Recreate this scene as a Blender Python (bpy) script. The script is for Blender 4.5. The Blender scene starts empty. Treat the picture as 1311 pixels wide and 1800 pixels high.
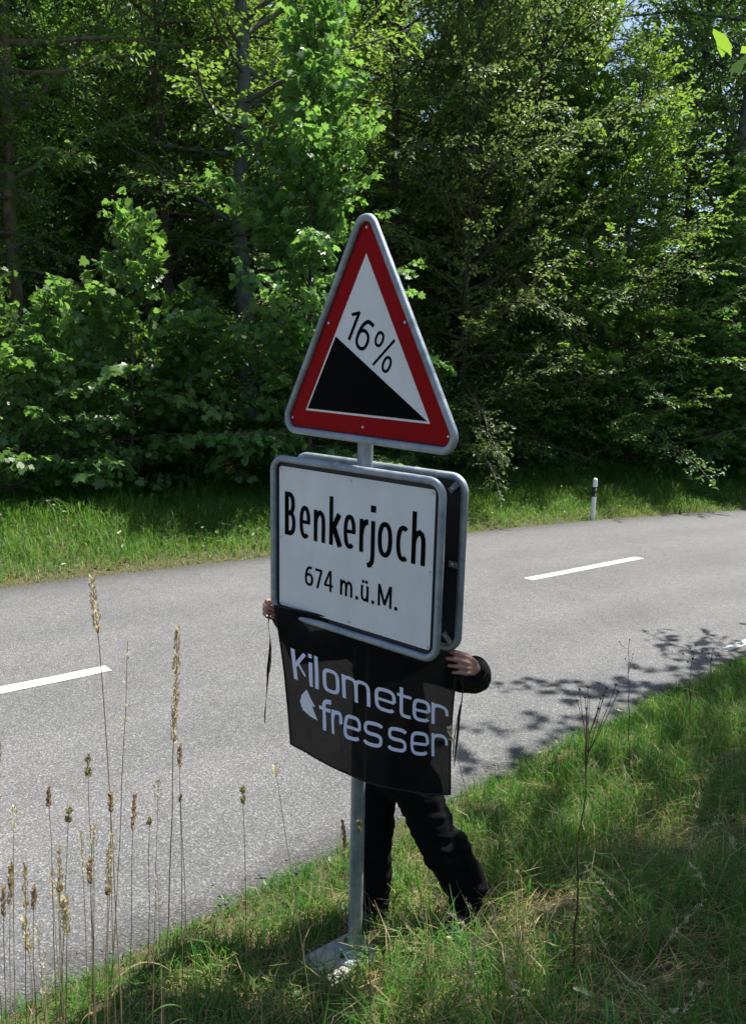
import bpy, bmesh, math, random
import numpy as np
from mathutils import Vector, Matrix, noise as mnoise

R = math.radians
scene = bpy.context.scene
COL = scene.collection
rng = np.random.default_rng(7)
random.seed(7)

# ------------------------------------------------------------------ camera, sky, sun, exposure
EYE = 2.6556
PITCH, ROLL, FPX = 0.2046, 0.0232, 1390.0
cam = bpy.data.cameras.new('camera')
cam.sensor_width = 36.0
cam.lens = FPX / 1800.0 * 36.0
cam.clip_start = 0.05
cam.clip_end = 2000
cam_ob = bpy.data.objects.new('camera', cam)
COL.objects.link(cam_ob)
_R, _U, _F = Vector((1, 0, 0)), Vector((0, math.sin(PITCH), math.cos(PITCH))), Vector((0, math.cos(PITCH), -math.sin(PITCH)))
cr, sr = math.cos(ROLL), math.sin(ROLL)
RX, UX = _R * cr + _U * sr, _U * cr - _R * sr
M = Matrix((RX, UX, -_F)).transposed().to_4x4()
M.translation = (0, 0, EYE)
cam_ob.matrix_world = M
scene.camera = cam_ob

SUN_EL, SUN_AZ = R(65), math.atan2(0.78, 0.62)      # azimuth measured from +Y towards +X
SDIR = Vector((math.sin(SUN_AZ) * math.cos(SUN_EL), math.cos(SUN_AZ) * math.cos(SUN_EL), math.sin(SUN_EL)))
world = bpy.data.worlds.new('World')
scene.world = world
world.use_nodes = True
wn = world.node_tree
bg = wn.nodes['Background']
sky = wn.nodes.new('ShaderNodeTexSky')
sky.sky_type = 'NISHITA'
sky.sun_disc = False
sky.sun_elevation = SUN_EL
sky.sun_rotation = SUN_AZ
sky.air_density = 1.0
sky.dust_density = 2.5
sky.altitude = 600
wn.links.new(sky.outputs[0], bg.inputs[0])
bg.inputs[1].default_value = 0.092
sl = bpy.data.lights.new('sun', 'SUN')
sl.energy = 5.0
sl.angle = R(0.53)
sl.color = (1.0, 0.95, 0.87)
so = bpy.data.objects.new('sun', sl)
so.rotation_euler = SDIR.to_track_quat('Z', 'Y').to_euler()
so.location = (20, 12, 40)
COL.objects.link(so)
scene.view_settings.view_transform = 'Standard'
scene.view_settings.look = 'None'
scene.view_settings.exposure = 1.05
scene.view_settings.gamma = 1.0
scene.view_settings.use_curve_mapping = False
scene.render.engine = 'CYCLES'
scene.cycles.use_denoising = True
scene.cycles.denoiser = 'OPENIMAGEDENOISE'
scene.cycles.denoising_input_passes = 'RGB_ALBEDO_NORMAL'
scene.cycles.use_adaptive_sampling = True
scene.cycles.adaptive_threshold = 0.03
scene.cycles.max_bounces = 5
scene.cycles.diffuse_bounces = 2
scene.cycles.transmission_bounces = 4
scene.cycles.transparent_max_bounces = 8
scene.cycles.sample_clamp_indirect = 6.0


# ------------------------------------------------------------------ helpers
def tag(o, label=None, cat=None, group=None, kind=None):
    if label: o['label'] = label
    if cat: o['category'] = cat
    if group: o['group'] = group
    if kind: o['kind'] = kind
    return o


def empty(name, loc=(0, 0, 0), parent=None):
    o = bpy.data.objects.new(name, None)
    o.empty_display_size = 0.1
    o.location = loc
    COL.objects.link(o)
    if parent: o.parent = parent
    return o


def link_mesh(name, me, mat, parent=None):
    if mat is not None and len(me.materials) == 0:
        me.materials.append(mat)
    o = bpy.data.objects.new(name, me)
    COL.objects.link(o)
    if parent:
        o.parent = parent
        if parent.type == 'EMPTY':
            o.matrix_parent_inverse = Matrix.Translation(-Vector(parent.location))
    return o


def np_mesh(name, V, F, smooth=False, attrs=None):
    """mesh from numpy arrays, all polygons with the same corner count"""
    V = np.asarray(V, np.float32); F = np.asarray(F, np.int32)
    me = bpy.data.meshes.new(name)
    k = F.shape[1]
    me.vertices.add(len(V)); me.vertices.foreach_set('co', V.ravel())
    me.loops.add(F.size); me.loops.foreach_set('vertex_index', F.ravel())
    me.polygons.add(len(F))
    me.polygons.foreach_set('loop_start', np.arange(0, F.size, k, dtype=np.int32))
    if smooth:
        me.polygons.foreach_set('use_smooth', np.ones(len(F), bool))
    if attrs:
        for an, av in attrs.items():
            a = me.attributes.new(an, 'FLOAT', 'POINT')
            a.data.foreach_set('value', np.asarray(av, np.float32))
    me.update(calc_edges=True)
    return me


class MB:
    """collects shapes, builds ONE mesh object"""
    def __init__(s): s.v = []; s.f = []
    def add(s, vs, fs):
        b = len(s.v); s.v += [tuple(v) for v in vs]; s.f += [tuple(b + i for i in f) for f in fs]
    def box(s, c, h, ax=None):
        ax = ax or (Vector((1, 0, 0)), Vector((0, 1, 0)), Vector((0, 0, 1)))
        c = Vector(c); vs = []
        for sx in (-1, 1):
            for sy in (-1, 1):
                for sz in (-1, 1):
                    vs.append(c + ax[0] * sx * h[0] + ax[1] * sy * h[1] + ax[2] * sz * h[2])
        s.add(vs, [(0, 1, 3, 2), (4, 6, 7, 5), (0, 4, 5, 1), (2, 3, 7, 6), (0, 2, 6, 4), (1, 5, 7, 3)])
    def tube(s, pts, rad, n=10, closed=False, cap=True):
        pts = [Vector(p) for p in pts]; m = len(pts)
        if not hasattr(rad, '__len__'): rad = [rad] * m
        rings = []; up = None
        for i in range(m):
            if closed: t = (pts[(i + 1) % m] - pts[i - 1])
            else: t = pts[min(i + 1, m - 1)] - pts[max(i - 1, 0)]
            t = t.normalized() if t.length > 1e-9 else Vector((0, 0, 1))
            if up is None:
                up = Vector((0, 0, 1)) if abs(t.z) < .9 else Vector((1, 0, 0))
            a = t.cross(up).normalized(); up = a.cross(t).normalized()
            rings.append([pts[i] + (a * math.cos(2 * math.pi * j / n) + up * math.sin(2 * math.pi * j / n)) * rad[i] for j in range(n)])
        vs = [v for r_ in rings for v in r_]; fs = []
        for i in range(m if closed else m - 1):
            for j in range(n):
                a, b = i * n + j, i * n + (j + 1) % n
                c, d = ((i + 1) % m) * n + (j + 1) % n, ((i + 1) % m) * n + j
                fs.append((a, b, c, d))
        if cap and not closed:
            fs.append(tuple(reversed(range(n)))); fs.append(tuple((m - 1) * n + j for j in range(n)))
        s.add(vs, fs)
    def lathe(s, c, axis, prof, n=16):
        c = Vector(c); axis = Vector(axis).normalized()
        a = axis.orthogonal().normalized(); b = axis.cross(a)
        vs = []; fs = []
        for (r_, h) in prof:
            for j in range(n):
                t = 2 * math.pi * j / n
                vs.append(c + axis * h + (a * math.cos(t) + b * math.sin(t)) * r_)
        for i in range(len(prof) - 1):
            for j in range(n):
                fs.append((i * n + j, i * n + (j + 1) % n, (i + 1) * n + (j + 1) % n, (i + 1) * n + j))
        fs.append(tuple(reversed(range(n)))); fs.append(tuple((len(prof) - 1) * n + j for j in range(n)))
        s.add(vs, fs)
    def prism(s, poly, back):
        """closed polygon (list of points) extruded by vector back"""
        back = Vector(back); n = len(poly); poly = [Vector(p) for p in poly]
        vs = poly + [p + back for p in poly]
        fs = [tuple(range(n)), tuple(reversed(range(n, 2 * n)))]
        for i in range(n):
            j = (i + 1) % n; fs.append((j, i, n + i, n + j))
        s.add(vs, fs)
    def mesh(s, name, smooth=False, sharp=None):
        me = bpy.data.meshes.new(name)
        me.from_pydata(s.v, [], s.f); me.update()
        if smooth:
            bm = bmesh.new(); bm.from_mesh(me)
            for f in bm.faces: f.smooth = True
            lim = R(sharp or 40)
            for e in bm.edges:
                if len(e.link_faces) == 2 and e.calc_face_angle(0) > lim: e.smooth = False
            bm.to_mesh(me); bm.free()
        return me
    def build(s, name, mat, parent=None, smooth=False, sharp=None):
        return link_mesh(name, s.mesh(name, smooth, sharp), mat, parent)


def nodes(mat):
    mat.use_nodes = True
    nt = mat.node_tree
    return nt, nt.nodes, nt.links, nt.nodes['Principled BSDF'], nt.nodes['Material Output']


def ramp(N, stops, interp='LINEAR'):
    r_ = N.new('ShaderNodeValToRGB'); cr_ = r_.color_ramp; cr_.interpolation = interp
    while len(cr_.elements) < len(stops): cr_.elements.new(0.5)
    for e, (p, c) in zip(cr_.elements, stops):
        e.position = p; e.color = (*c, 1) if len(c) == 3 else c
    return r_


def tex(N, L, kind, scale, detail=4, co=None, rough=.55):
    t = N.new('ShaderNodeTexNoise' if kind == 'noise' else 'ShaderNodeTexVoronoi')
    t.inputs['Scale'].default_value = scale
    if kind == 'noise':
        t.inputs['Detail'].default_value = detail; t.inputs['Roughness'].default_value = rough
    if co is None:
        tc = N.new('ShaderNodeTexCoord'); co = tc.outputs['Object']
    L.new(co, t.inputs['Vector'])
    return t


def mat_simple(name, col, rough=.6, metal=0.0, var=0.0, vscale=8, bump=0.0, bscale=60, spec=.5, world_co=False):
    m = bpy.data.materials.new(name)
    nt, N, L, P, O = nodes(m)
    P.inputs['Roughness'].default_value = rough
    P.inputs['Metallic'].default_value = metal
    P.inputs['Specular IOR Level'].default_value = spec
    P.inputs['Base Color'].default_value = (*col, 1)
    co = None
    if var:
        t = tex(N, L, 'noise', vscale, 5)
        a = tuple(c * (1 - var) for c in col); b = tuple(min(1, c * (1 + var)) for c in col)
        r_ = ramp(N, [(.32, a), (.68, b)]); L.new(t.outputs['Fac'], r_.inputs[0]); L.new(r_.outputs[0], P.inputs['Base Color'])
        rr = N.new('ShaderNodeMapRange'); rr.inputs[3].default_value = rough * .8; rr.inputs[4].default_value = min(1, rough * 1.2)
        L.new(t.outputs['Fac'], rr.inputs[0]); L.new(rr.outputs[0], P.inputs['Roughness'])
    if bump:
        t2 = tex(N, L, 'noise', bscale, 4)
        bn = N.new('ShaderNodeBump'); bn.inputs['Strength'].default_value = bump; bn.inputs['Distance'].default_value = .01
        L.new(t2.outputs['Fac'], bn.inputs['Height']); L.new(bn.outputs[0], P.inputs['Normal'])
    return m


def mat_leaf(name, stops, trans=(0.3, .42, .06), tf=.35, rough=.42, spec=.4, objvar=.10):
    """leaf: per-leaf colour from attribute rnd, glossy top, light shining through"""
    m = bpy.data.materials.new(name)
    nt, N, L, P, O = nodes(m)
    at = N.new('ShaderNodeAttribute'); at.attribute_name = 'rnd'
    r_ = ramp(N, stops); L.new(at.outputs['Fac'], r_.inputs[0])
    oi = N.new('ShaderNodeObjectInfo')
    hs = N.new('ShaderNodeHueSaturation')
    mr = N.new('ShaderNodeMapRange'); mr.inputs[3].default_value = .5 - .025; mr.inputs[4].default_value = .5 + .02
    L.new(oi.outputs['Random'], mr.inputs[0]); L.new(mr.outputs[0], hs.inputs['Hue'])
    mv = N.new('ShaderNodeMapRange'); mv.inputs[3].default_value = 1 - objvar; mv.inputs[4].default_value = 1 + objvar
    L.new(oi.outputs['Random'], mv.inputs[0]); L.new(mv.outputs[0], hs.inputs['Value'])
    L.new(r_.outputs[0], hs.inputs['Color'])
    L.new(hs.outputs[0], P.inputs['Base Color'])
    P.inputs['Roughness'].default_value = rough
    P.inputs['Specular IOR Level'].default_value = spec
    tr = N.new('ShaderNodeBsdfTranslucent')
    mx = N.new('ShaderNodeMix'); mx.data_type = 'RGBA'; mx.blend_type = 'MIX'
    mx.inputs[0].default_value = .6
    L.new(hs.outputs[0], mx.inputs[6]); mx.inputs[7].default_value = (*trans, 1)
    L.new(mx.outputs[2], tr.inputs['Color'])
    ms = N.new('ShaderNodeMixShader'); ms.inputs[0].default_value = tf
    L.new(P.outputs[0], ms.inputs[1]); L.new(tr.outputs[0], ms.inputs[2]); L.new(ms.outputs[0], O.inputs[0])
    return m


MAT = {}
# galvanised steel, spangled and streaked
m = bpy.data.materials.new('galvanised_steel'); nt, N, L, P, O = nodes(m)
v = tex(N, L, 'voronoi', 38); n1 = tex(N, L, 'noise', 9, 6)
mxx = N.new('ShaderNodeMath'); mxx.operation = 'ADD'
sp = N.new('ShaderNodeSeparateColor'); L.new(v.outputs['Color'], sp.inputs[0])
mm = N.new('ShaderNodeMath'); mm.operation = 'MULTIPLY'; mm.inputs[1].default_value = .2; L.new(sp.outputs[0], mm.inputs[0])
L.new(mm.outputs[0], mxx.inputs[0]); L.new(n1.outputs['Fac'], mxx.inputs[1])
r_ = ramp(N, [(.35, (.20, .245, .28)), (.62, (.30, .345, .38)), (.95, (.43, .47, .49))]); L.new(mxx.outputs[0], r_.inputs[0]); L.new(r_.outputs[0], P.inputs['Base Color'])
r2 = N.new('ShaderNodeMapRange'); r2.inputs[3].default_value = .34; r2.inputs[4].default_value = .62; L.new(mxx.outputs[0], r2.inputs[0]); L.new(r2.outputs[0], P.inputs['Roughness'])
P.inputs['Metallic'].default_value = .55
MAT['galv'] = m
MAT['sign_white'] = mat_simple('sign_white_sheet', (.74, .75, .735), .38, var=.06, vscale=3.2, spec=.3)
MAT['sign_red'] = mat_simple('sign_red_sheet', (.31, .006, .008), .5, var=.06, vscale=4, spec=.06)
MAT['sign_black'] = mat_simple('sign_black_print', (.002, .002, .0025), .55, spec=.04)
MAT['backing'] = mat_simple('sign_backing', (.02, .021, .023), .6, var=.2)
MAT['alu_back_shaded'] = mat_simple('board_rear_shaded', (.022, .025, .030), .6, var=.25, vscale=6)  # grey aluminium; the shade between the boards is put into this dark colour
MAT['rivet'] = mat_simple('rivet_metal', (.55, .56, .57), .35, metal=.8)
MAT['concrete'] = mat_simple('concrete', (.33, .32, .30), .95, var=.4, vscale=16, bump=.6, bscale=90)
MAT['skin'] = mat_simple('skin', (.37, .195, .145), .5, var=.12, vscale=25, bump=.25, bscale=160)
MAT['jacket'] = mat_simple('jacket_cloth', (.006, .006, .0055), .8, spec=.2, var=.3, vscale=12, bump=.4, bscale=60)
MAT['trousers'] = mat_simple('trouser_cloth', (.0035, .0035, .0045), .9, spec=.15, var=.25, vscale=10, bump=.3, bscale=50)
MAT['shoe'] = mat_simple('shoe_leather', (.06, .065, .075), .6, var=.25, vscale=20)
MAT['sole'] = mat_simple('shoe_sole', (.015, .015, .015), .8)
MAT['hair'] = mat_simple('hair', (.05, .035, .025), .6, var=.3, vscale=40, bump=.6, bscale=120)
MAT['eye'] = mat_simple('eye', (.6, .6, .58), .2)
MAT['strap'] = mat_simple('strap', (.008, .008, .008), .8)
MAT['post_white'] = mat_simple('post_white_plastic', (.74, .74, .73), .5, var=.08, vscale=6)
MAT['post_black'] = mat_simple('post_black_band', (.012, .012, .013), .5)
MAT['reflector'] = mat_simple('reflector', (.5, .5, .52), .2, metal=.4)
m = mat_simple('road_paint', (.52, .52, .51), .8, bump=.5, bscale=140); MAT['paint'] = m
nt, N, L, P, O = nodes(m); n1 = tex(N, L, 'noise', 95, 4); n2 = tex(N, L, 'noise', 6, 5); ad = N.new('ShaderNodeMath'); ad.operation = 'MULTIPLY_ADD'; ad.inputs[1].default_value = .6; L.new(n2.outputs['Fac'], ad.inputs[0]); L.new(n1.outputs['Fac'], ad.inputs[2])
r_ = ramp(N, [(.58, (.16, .16, .16)), (.68, (.42, .42, .41)), (.80, (.58, .58, .565))]); L.new(ad.outputs[0], r_.inputs[0]); L.new(r_.outputs[0], P.inputs['Base Color'])
MAT['bark'] = mat_simple('bark', (.075, .062, .048), .9, var=.45, vscale=7, bump=.9, bscale=22)
MAT['bark_grey'] = mat_simple('bark_grey', (.11, .11, .10), .9, var=.4, vscale=5, bump=.8, bscale=18)
MAT['bark_moss'] = mat_simple('bark_mossy', (.115, .10, .055), .9, var=.5, vscale=5, bump=.8, bscale=20)
MAT['gravel'] = mat_simple('gravel_grey', (.10, .097, .092), .9, var=.45, vscale=30)

def grime(m, amt):
    nt, N, L, P, O = nodes(m); src = P.inputs['Base Color'].links[0].from_socket
    tc = N.new('ShaderNodeTexCoord'); mp = N.new('ShaderNodeMapping'); mp.inputs['Scale'].default_value = (15, 15, 1.8); L.new(tc.outputs['Object'], mp.inputs[0])
    n1 = tex(N, L, 'noise', 1.0, 5, mp.outputs[0]); n2 = tex(N, L, 'noise', 55, 3)
    r1 = ramp(N, [(.35, (1 - amt, 1 - amt * .9, 1 - amt)), (.6, (1, 1, 1))]); L.new(n1.outputs['Fac'], r1.inputs[0])
    r2 = ramp(N, [(.27, (1 - amt * 1.6, 1 - amt * 1.6, 1 - amt * 1.8)), (.33, (1, 1, 1))]); L.new(n2.outputs['Fac'], r2.inputs[0])
    a = N.new('ShaderNodeMix'); a.data_type = 'RGBA'; a.blend_type = 'MULTIPLY'; a.inputs[0].default_value = 1; L.new(src, a.inputs[6]); L.new(r1.outputs[0], a.inputs[7])
    b = N.new('ShaderNodeMix'); b.data_type = 'RGBA'; b.blend_type = 'MULTIPLY'; b.inputs[0].default_value = 1; L.new(a.outputs[2], b.inputs[6]); L.new(r2.outputs[0], b.inputs[7]); L.new(b.outputs[2], P.inputs['Base Color'])
grime(MAT['sign_white'], .045); grime(MAT['sign_red'], .09)

# fabrics of the flag: thin, some daylight passes straight through
def thin_cloth(name, col, through, trl):
    m = bpy.data.materials.new(name); nt, N, L, P, O = nodes(m)
    P.inputs['Base Color'].default_value = (*col, 1); P.inputs['Roughness'].default_value = .8
    P.inputs['Specular IOR Level'].default_value = .15
    w = tex(N, L, 'noise', 500, 2); bn = N.new('ShaderNodeBump'); bn.inputs['Strength'].default_value = .25; bn.inputs['Distance'].default_value = .002
    L.new(w.outputs['Fac'], bn.inputs['Height']); L.new(bn.outputs[0], P.inputs['Normal'])
    t = N.new('ShaderNodeBsdfTransparent'); tl = N.new('ShaderNodeBsdfTranslucent')
    tl.inputs[0].default_value = (*[min(1, c * 1.2) for c in col], 1)
    a = N.new('ShaderNodeMixShader'); a.inputs[0].default_value = trl; L.new(P.outputs[0], a.inputs[1]); L.new(tl.outputs[0], a.inputs[2])
    b = N.new('ShaderNodeMixShader'); b.inputs[0].default_value = through; L.new(a.outputs[0], b.inputs[1]); L.new(t.outputs[0], b.inputs[2])
    L.new(b.outputs[0], O.inputs[0])
    return m
MAT['flag'] = thin_cloth('flag_black_mesh', (.006, .006, .006), .035, .3)
MAT['flag_print'] = thin_cloth('flag_white_print', (.82, .84, 1.0), .01, .06)
MAT['flag_swoosh'] = thin_cloth('flag_swoosh_print', (.95, .95, .97), .01, .12)

# asphalt
m = bpy.data.materials.new('asphalt'); nt, N, L, P, O = nodes(m)
tc = N.new('ShaderNodeTexCoord').outputs['Object']
v1 = tex(N, L, 'voronoi', 105, co=tc); v2 = tex(N, L, 'voronoi', 230, co=tc); n1 = tex(N, L, 'noise', .55, 5, tc); n2 = tex(N, L, 'noise', 5, 5, tc)
s1 = N.new('ShaderNodeSeparateColor'); L.new(v1.outputs['Color'], s1.inputs[0])
s2 = N.new('ShaderNodeSeparateColor'); L.new(v2.outputs['Color'], s2.inputs[0])
ra = ramp(N, [(0, (.052, .053, .054)), (.45, (.098, .099, .100)), (.8, (.145, .146, .146)), (1, (.31, .31, .305))]); L.new(s1.outputs[0], ra.inputs[0])
rb = ramp(N, [(0, (.058, .059, .060)), (.6, (.108, .109, .110)), (1, (.24, .24, .235))]); L.new(s2.outputs[1], rb.inputs[0])
mx = N.new('ShaderNodeMix'); mx.data_type = 'RGBA'; mx.inputs[0].default_value = .45; L.new(ra.outputs[0], mx.inputs[6]); L.new(rb.outputs[0], mx.inputs[7])
rc = ramp(N, [(.3, (.84, .85, .87)), (.5, (.98, .99, 1.01)), (.7, (1.10, 1.09, 1.10))]); L.new(n1.outputs['Fac'], rc.inputs[0])
rd = ramp(N, [(.3, (.92, .92, .92)), (.7, (1.06, 1.06, 1.06))]); L.new(n2.outputs['Fac'], rd.inputs[0])
m1 = N.new('ShaderNodeMix'); m1.data_type = 'RGBA'; m1.blend_type = 'MULTIPLY'; m1.inputs[0].default_value = 1; L.new(mx.outputs[2], m1.inputs[6]); L.new(rc.outputs[0], m1.inputs[7])
m2 = N.new('ShaderNodeMix'); m2.data_type = 'RGBA'; m2.blend_type = 'MULTIPLY'; m2.inputs[0].default_value = 1; L.new(m1.outputs[2], m2.inputs[6]); L.new(rd.outputs[0], m2.inputs[7])
ac = N.new('ShaderNodeAttribute'); ac.attribute_name = 'across'; n3 = tex(N, L, 'noise', 7, 5, tc)
wj = N.new('ShaderNodeMath'); wj.operation = 'MULTIPLY_ADD'; wj.inputs[1].default_value = .035; L.new(n3.outputs['Fac'], wj.inputs[0]); L.new(ac.outputs['Fac'], wj.inputs[2])
re_ = ramp(N, [(0, (.62, .61, .60)), (.030, (.70, .69, .68)), (.052, (.96, .96, .96)), (.13, (1.0, 1.0, 1.0)), (.18, (1.09, 1.085, 1.08)), (.25, (.95, .95, .95)), (.34, (1.09, 1.085, 1.08)), (.42, (.97, .97, .97)), (.49, (.93, .93, .93)), (.58, (1.02, 1.02, 1.02)), (.64, (1.10, 1.09, 1.08)), (.72, (.97, .97, .97)), (.82, (1.09, 1.08, 1.07)), (.93, (.98, .98, .98)), (1, (.80, .79, .77))]); L.new(wj.outputs[0], re_.inputs[0])
m3 = N.new('ShaderNodeMix'); m3.data_type = 'RGBA'; m3.blend_type = 'MULTIPLY'; m3.inputs[0].default_value = 1; L.new(m2.outputs[2], m3.inputs[6]); L.new(re_.outputs[0], m3.inputs[7])
L.new(m3.outputs[2], P.inputs['Base Color']); P.inputs['Roughness'].default_value = .82; P.inputs['Specular IOR Level'].default_value = .35
bn = N.new('ShaderNodeBump'); bn.inputs['Strength'].default_value = .7; bn.inputs['Distance'].default_value = .006; L.new(v1.outputs['Distance'], bn.inputs['Height']); L.new(bn.outputs[0], P.inputs['Normal'])
MAT['asphalt'] = m

# soil with straw and litter
m = bpy.data.materials.new('soil'); nt, N, L, P, O = nodes(m)
tc = N.new('ShaderNodeTexCoord').outputs['Object']
n1 = tex(N, L, 'noise', 1.6, 6, tc); n2 = tex(N, L, 'noise', 28, 6, tc)
ra = ramp(N, [(.3, (.035, .040, .016)), (.5, (.075, .062, .035)), (.72, (.12, .095, .055))]); L.new(n2.outputs['Fac'], ra.inputs[0])
rb = ramp(N, [(.35, (.7, .8, .6)), (.65, (1.1, 1.0, .9))]); L.new(n1.outputs['Fac'], rb.inputs[0])
mx = N.new('ShaderNodeMix'); mx.data_type = 'RGBA'; mx.blend_type = 'MULTIPLY'; mx.inputs[0].default_value = 1; L.new(ra.outputs[0], mx.inputs[6]); L.new(rb.outputs[0], mx.inputs[7]); L.new(mx.outputs[2], P.inputs['Base Color'])
P.inputs['Roughness'].default_value = .95
bn = N.new('ShaderNodeBump'); bn.inputs['Strength'].default_value = .8; bn.inputs['Distance'].default_value = .03; L.new(n2.outputs['Fac'], bn.inputs['Height']); L.new(bn.outputs[0], P.inputs['Normal'])
MAT['soil'] = m

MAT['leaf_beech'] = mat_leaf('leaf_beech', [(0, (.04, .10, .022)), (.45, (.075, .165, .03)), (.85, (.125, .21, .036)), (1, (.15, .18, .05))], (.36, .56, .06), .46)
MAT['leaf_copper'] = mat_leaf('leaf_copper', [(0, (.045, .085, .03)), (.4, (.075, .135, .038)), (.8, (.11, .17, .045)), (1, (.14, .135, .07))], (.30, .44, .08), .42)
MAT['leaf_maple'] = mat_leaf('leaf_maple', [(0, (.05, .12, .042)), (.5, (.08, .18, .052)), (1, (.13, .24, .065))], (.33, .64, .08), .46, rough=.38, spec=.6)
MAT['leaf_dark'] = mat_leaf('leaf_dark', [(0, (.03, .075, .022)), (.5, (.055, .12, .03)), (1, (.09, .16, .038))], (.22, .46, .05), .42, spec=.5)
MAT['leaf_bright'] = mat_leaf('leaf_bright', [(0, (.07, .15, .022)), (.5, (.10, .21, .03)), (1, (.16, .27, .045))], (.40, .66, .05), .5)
MAT['grass'] = mat_leaf('grass_blades', [(0, (.03, .105, .012)), (.35, (.055, .175, .018)), (.55, (.10, .21, .03)), (.66, (.20, .18, .07)), (.82, (.34, .26, .13)), (1, (.46, .37, .21))], (.26, .50, .05), .38, rough=.5, spec=.3, objvar=0)
MAT['stalk'] = mat_leaf('dry_stalk', [(0, (.24, .18, .09)), (.5, (.44, .34, .18)), (1, (.60, .50, .32))], (.5, .4, .22), .25, rough=.6, spec=.25)
MAT['stalk_dark'] = mat_leaf('dark_stalk', [(0, (.12, .11, .05)), (1, (.32, .27, .15))], (.2, .18, .09), .15, rough=.6)
MAT['head_brown'] = mat_leaf('seed_head_brown', [(0, (.26, .19, .10)), (.5, (.44, .32, .18)), (1, (.58, .46, .28))], (.6, .45, .26), .55, rough=.7, spec=.2)
MAT['head_green'] = mat_leaf('seed_head_green', [(0, (.15, .16, .07)), (.5, (.26, .26, .12)), (1, (.38, .34, .19))], (.45, .45, .2), .5, rough=.7, spec=.2)
MAT['head_pale'] = mat_leaf('seed_head_pale', [(0, (.46, .39, .25)), (.5, (.62, .55, .38)), (1, (.75, .69, .52))], (.75, .66, .46), .55, rough=.6, spec=.2)
MAT['weed'] = mat_leaf('weed_leaf', [(0, (.03, .085, .018)), (.5, (.05, .13, .025)), (1, (.09, .17, .04))], (.2, .4, .05), .3, rough=.42)
MAT['dead_plant'] = mat_simple('dead_plant_stem', (.085, .05, .032), .85, var=.35, vscale=30)
MAT['dead_head'] = mat_simple('dead_plant_head', (.035, .024, .018), .9, var=.35, vscale=60)

# ------------------------------------------------------------------ terrain
def catmull(P, n):
    P = np.array(P, float); P = np.vstack([2 * P[0] - P[1], P, 2 * P[-1] - P[-2]]); out = []
    for i in range(1, len(P) - 2):
        t = np.linspace(0, 1, n, endpoint=False)[:, None]
        a, b, c, d = P[i - 1], P[i], P[i + 1], P[i + 2]
        out.append(.5 * ((2 * b) + (-a + c) * t + (2 * a - 5 * b + 4 * c - d) * t ** 2 + (-a + 3 * b - 3 * c + d) * t ** 3))
    out.append(P[-2][None]); return np.vstack(out)

NEAR_C = [(-60, -52), (-30, -24.5), (-12, -7.3), (-5, -.65), (-1.38, 2.79), (-.13, 3.98), (.77, 4.78), (1.97, 5.88), (3.79, 7.52), (7.2, 10.3), (12.5, 13.6), (20, 16.4), (32, 18.6), (60, 20)]
FAR_C = [(-64, -46), (-33, -17), (-16, -.2), (-9, 5.9), (-4.76, 9.7), (-3.2, 10.95), (-1.6, 12.15), (.1, 13.55), (1.8, 14.9), (4.85, 17.0), (9.3, 19.4), (16, 21.9), (30, 24.6), (60, 27)]
NEAR = catmull(NEAR_C, 14); FAR = catmull(FAR_C, 14)
NEAR[:, 1] += 0.0


def zr(y):
    y = np.asarray(y, float)
    yy = np.clip(y, -4, 26)
    return .1535 - .065 * yy


def sdist(x, y, line):
    """signed distance to a polyline (+ to its right), index fraction of the nearest point"""
    x = np.asarray(x, float).ravel(); y = np.asarray(y, float).ravel()
    best = np.full(x.shape, 1e9); sg = np.zeros_like(x); ny = np.zeros_like(x)
    for i in range(len(line) - 1):
        a, b = line[i], line[i + 1]; d = b - a; l2 = d @ d
        t = np.clip(((x - a[0]) * d[0] + (y - a[1]) * d[1]) / l2, 0, 1)
        px, py = a[0] + t * d[0], a[1] + t * d[1]
        q = (x - px) ** 2 + (y - py) ** 2
        s = d[1] * (x - a[0]) - d[0] * (y - a[1])
        k = q < best
        best[k] = q[k]; sg[k] = np.sign(s[k]); ny[k] = py[k]
    return np.sqrt(best) * np.where(sg == 0, 1, sg), ny


def fbm(x, y, s, seed=0.0):
    """cheap smooth noise for numpy arrays"""
    x = np.asarray(x) / s; y = np.asarray(y) / s
    return (np.sin(x * 1.7 + y * .9 + seed) + np.sin(x * -1.1 + y * 2.3 + 1.7 * seed + 1.3) + np.sin(x * 3.1 - y * 2.7 + .7 * seed + 4.1) * .6 + np.sin(x * 4.7 + y * 4.1 + 2.1 * seed) * .4) / 3.0


def ground_z(x, y):
    x = np.asarray(x, float); y = np.asarray(y, float); shp = x.shape
    dn, yn = sdist(x, y, NEAR); df, yf = sdist(x, y, FAR)
    xr, yr = x.ravel(), y.ravel()
    z = zr(yr) - .06                                   # under the road
    k = dn > 0
    d = dn
    prof = np.interp(d, [0, .06, .35, .77, 1.0, 2.97, 7, 13, 40, 400], [-.005, .012, .035, .082, .15, 1.03, 2.7, 3.8, 4.6, 6])
    bankz = zr(yn) + prof + fbm(xr, yr, .22, 1) * .012 * np.clip(d * 2, 0, 1) + fbm(xr, yr, .7, 2) * .03 * np.clip((d - .9) * 2, 0, 1)
    z = np.where(k, bankz, z)
    d2 = -df
    prof2 = np.interp(d2, [0, .1, 1.2, 3.0, 5, 12, 40, 90, 450], [-.005, .012, .07, .26, .5, 1.5, 7.5, 18, 60])
    z = np.where(d2 > 0, zr(yf) + prof2 + fbm(xr, yr, 1.1, 3) * .04 * np.clip(d2, 0, 1), z)
    return z.reshape(shp)


def gz(x, y): return float(ground_z(np.array([x]), np.array([y]))[0])


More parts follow.
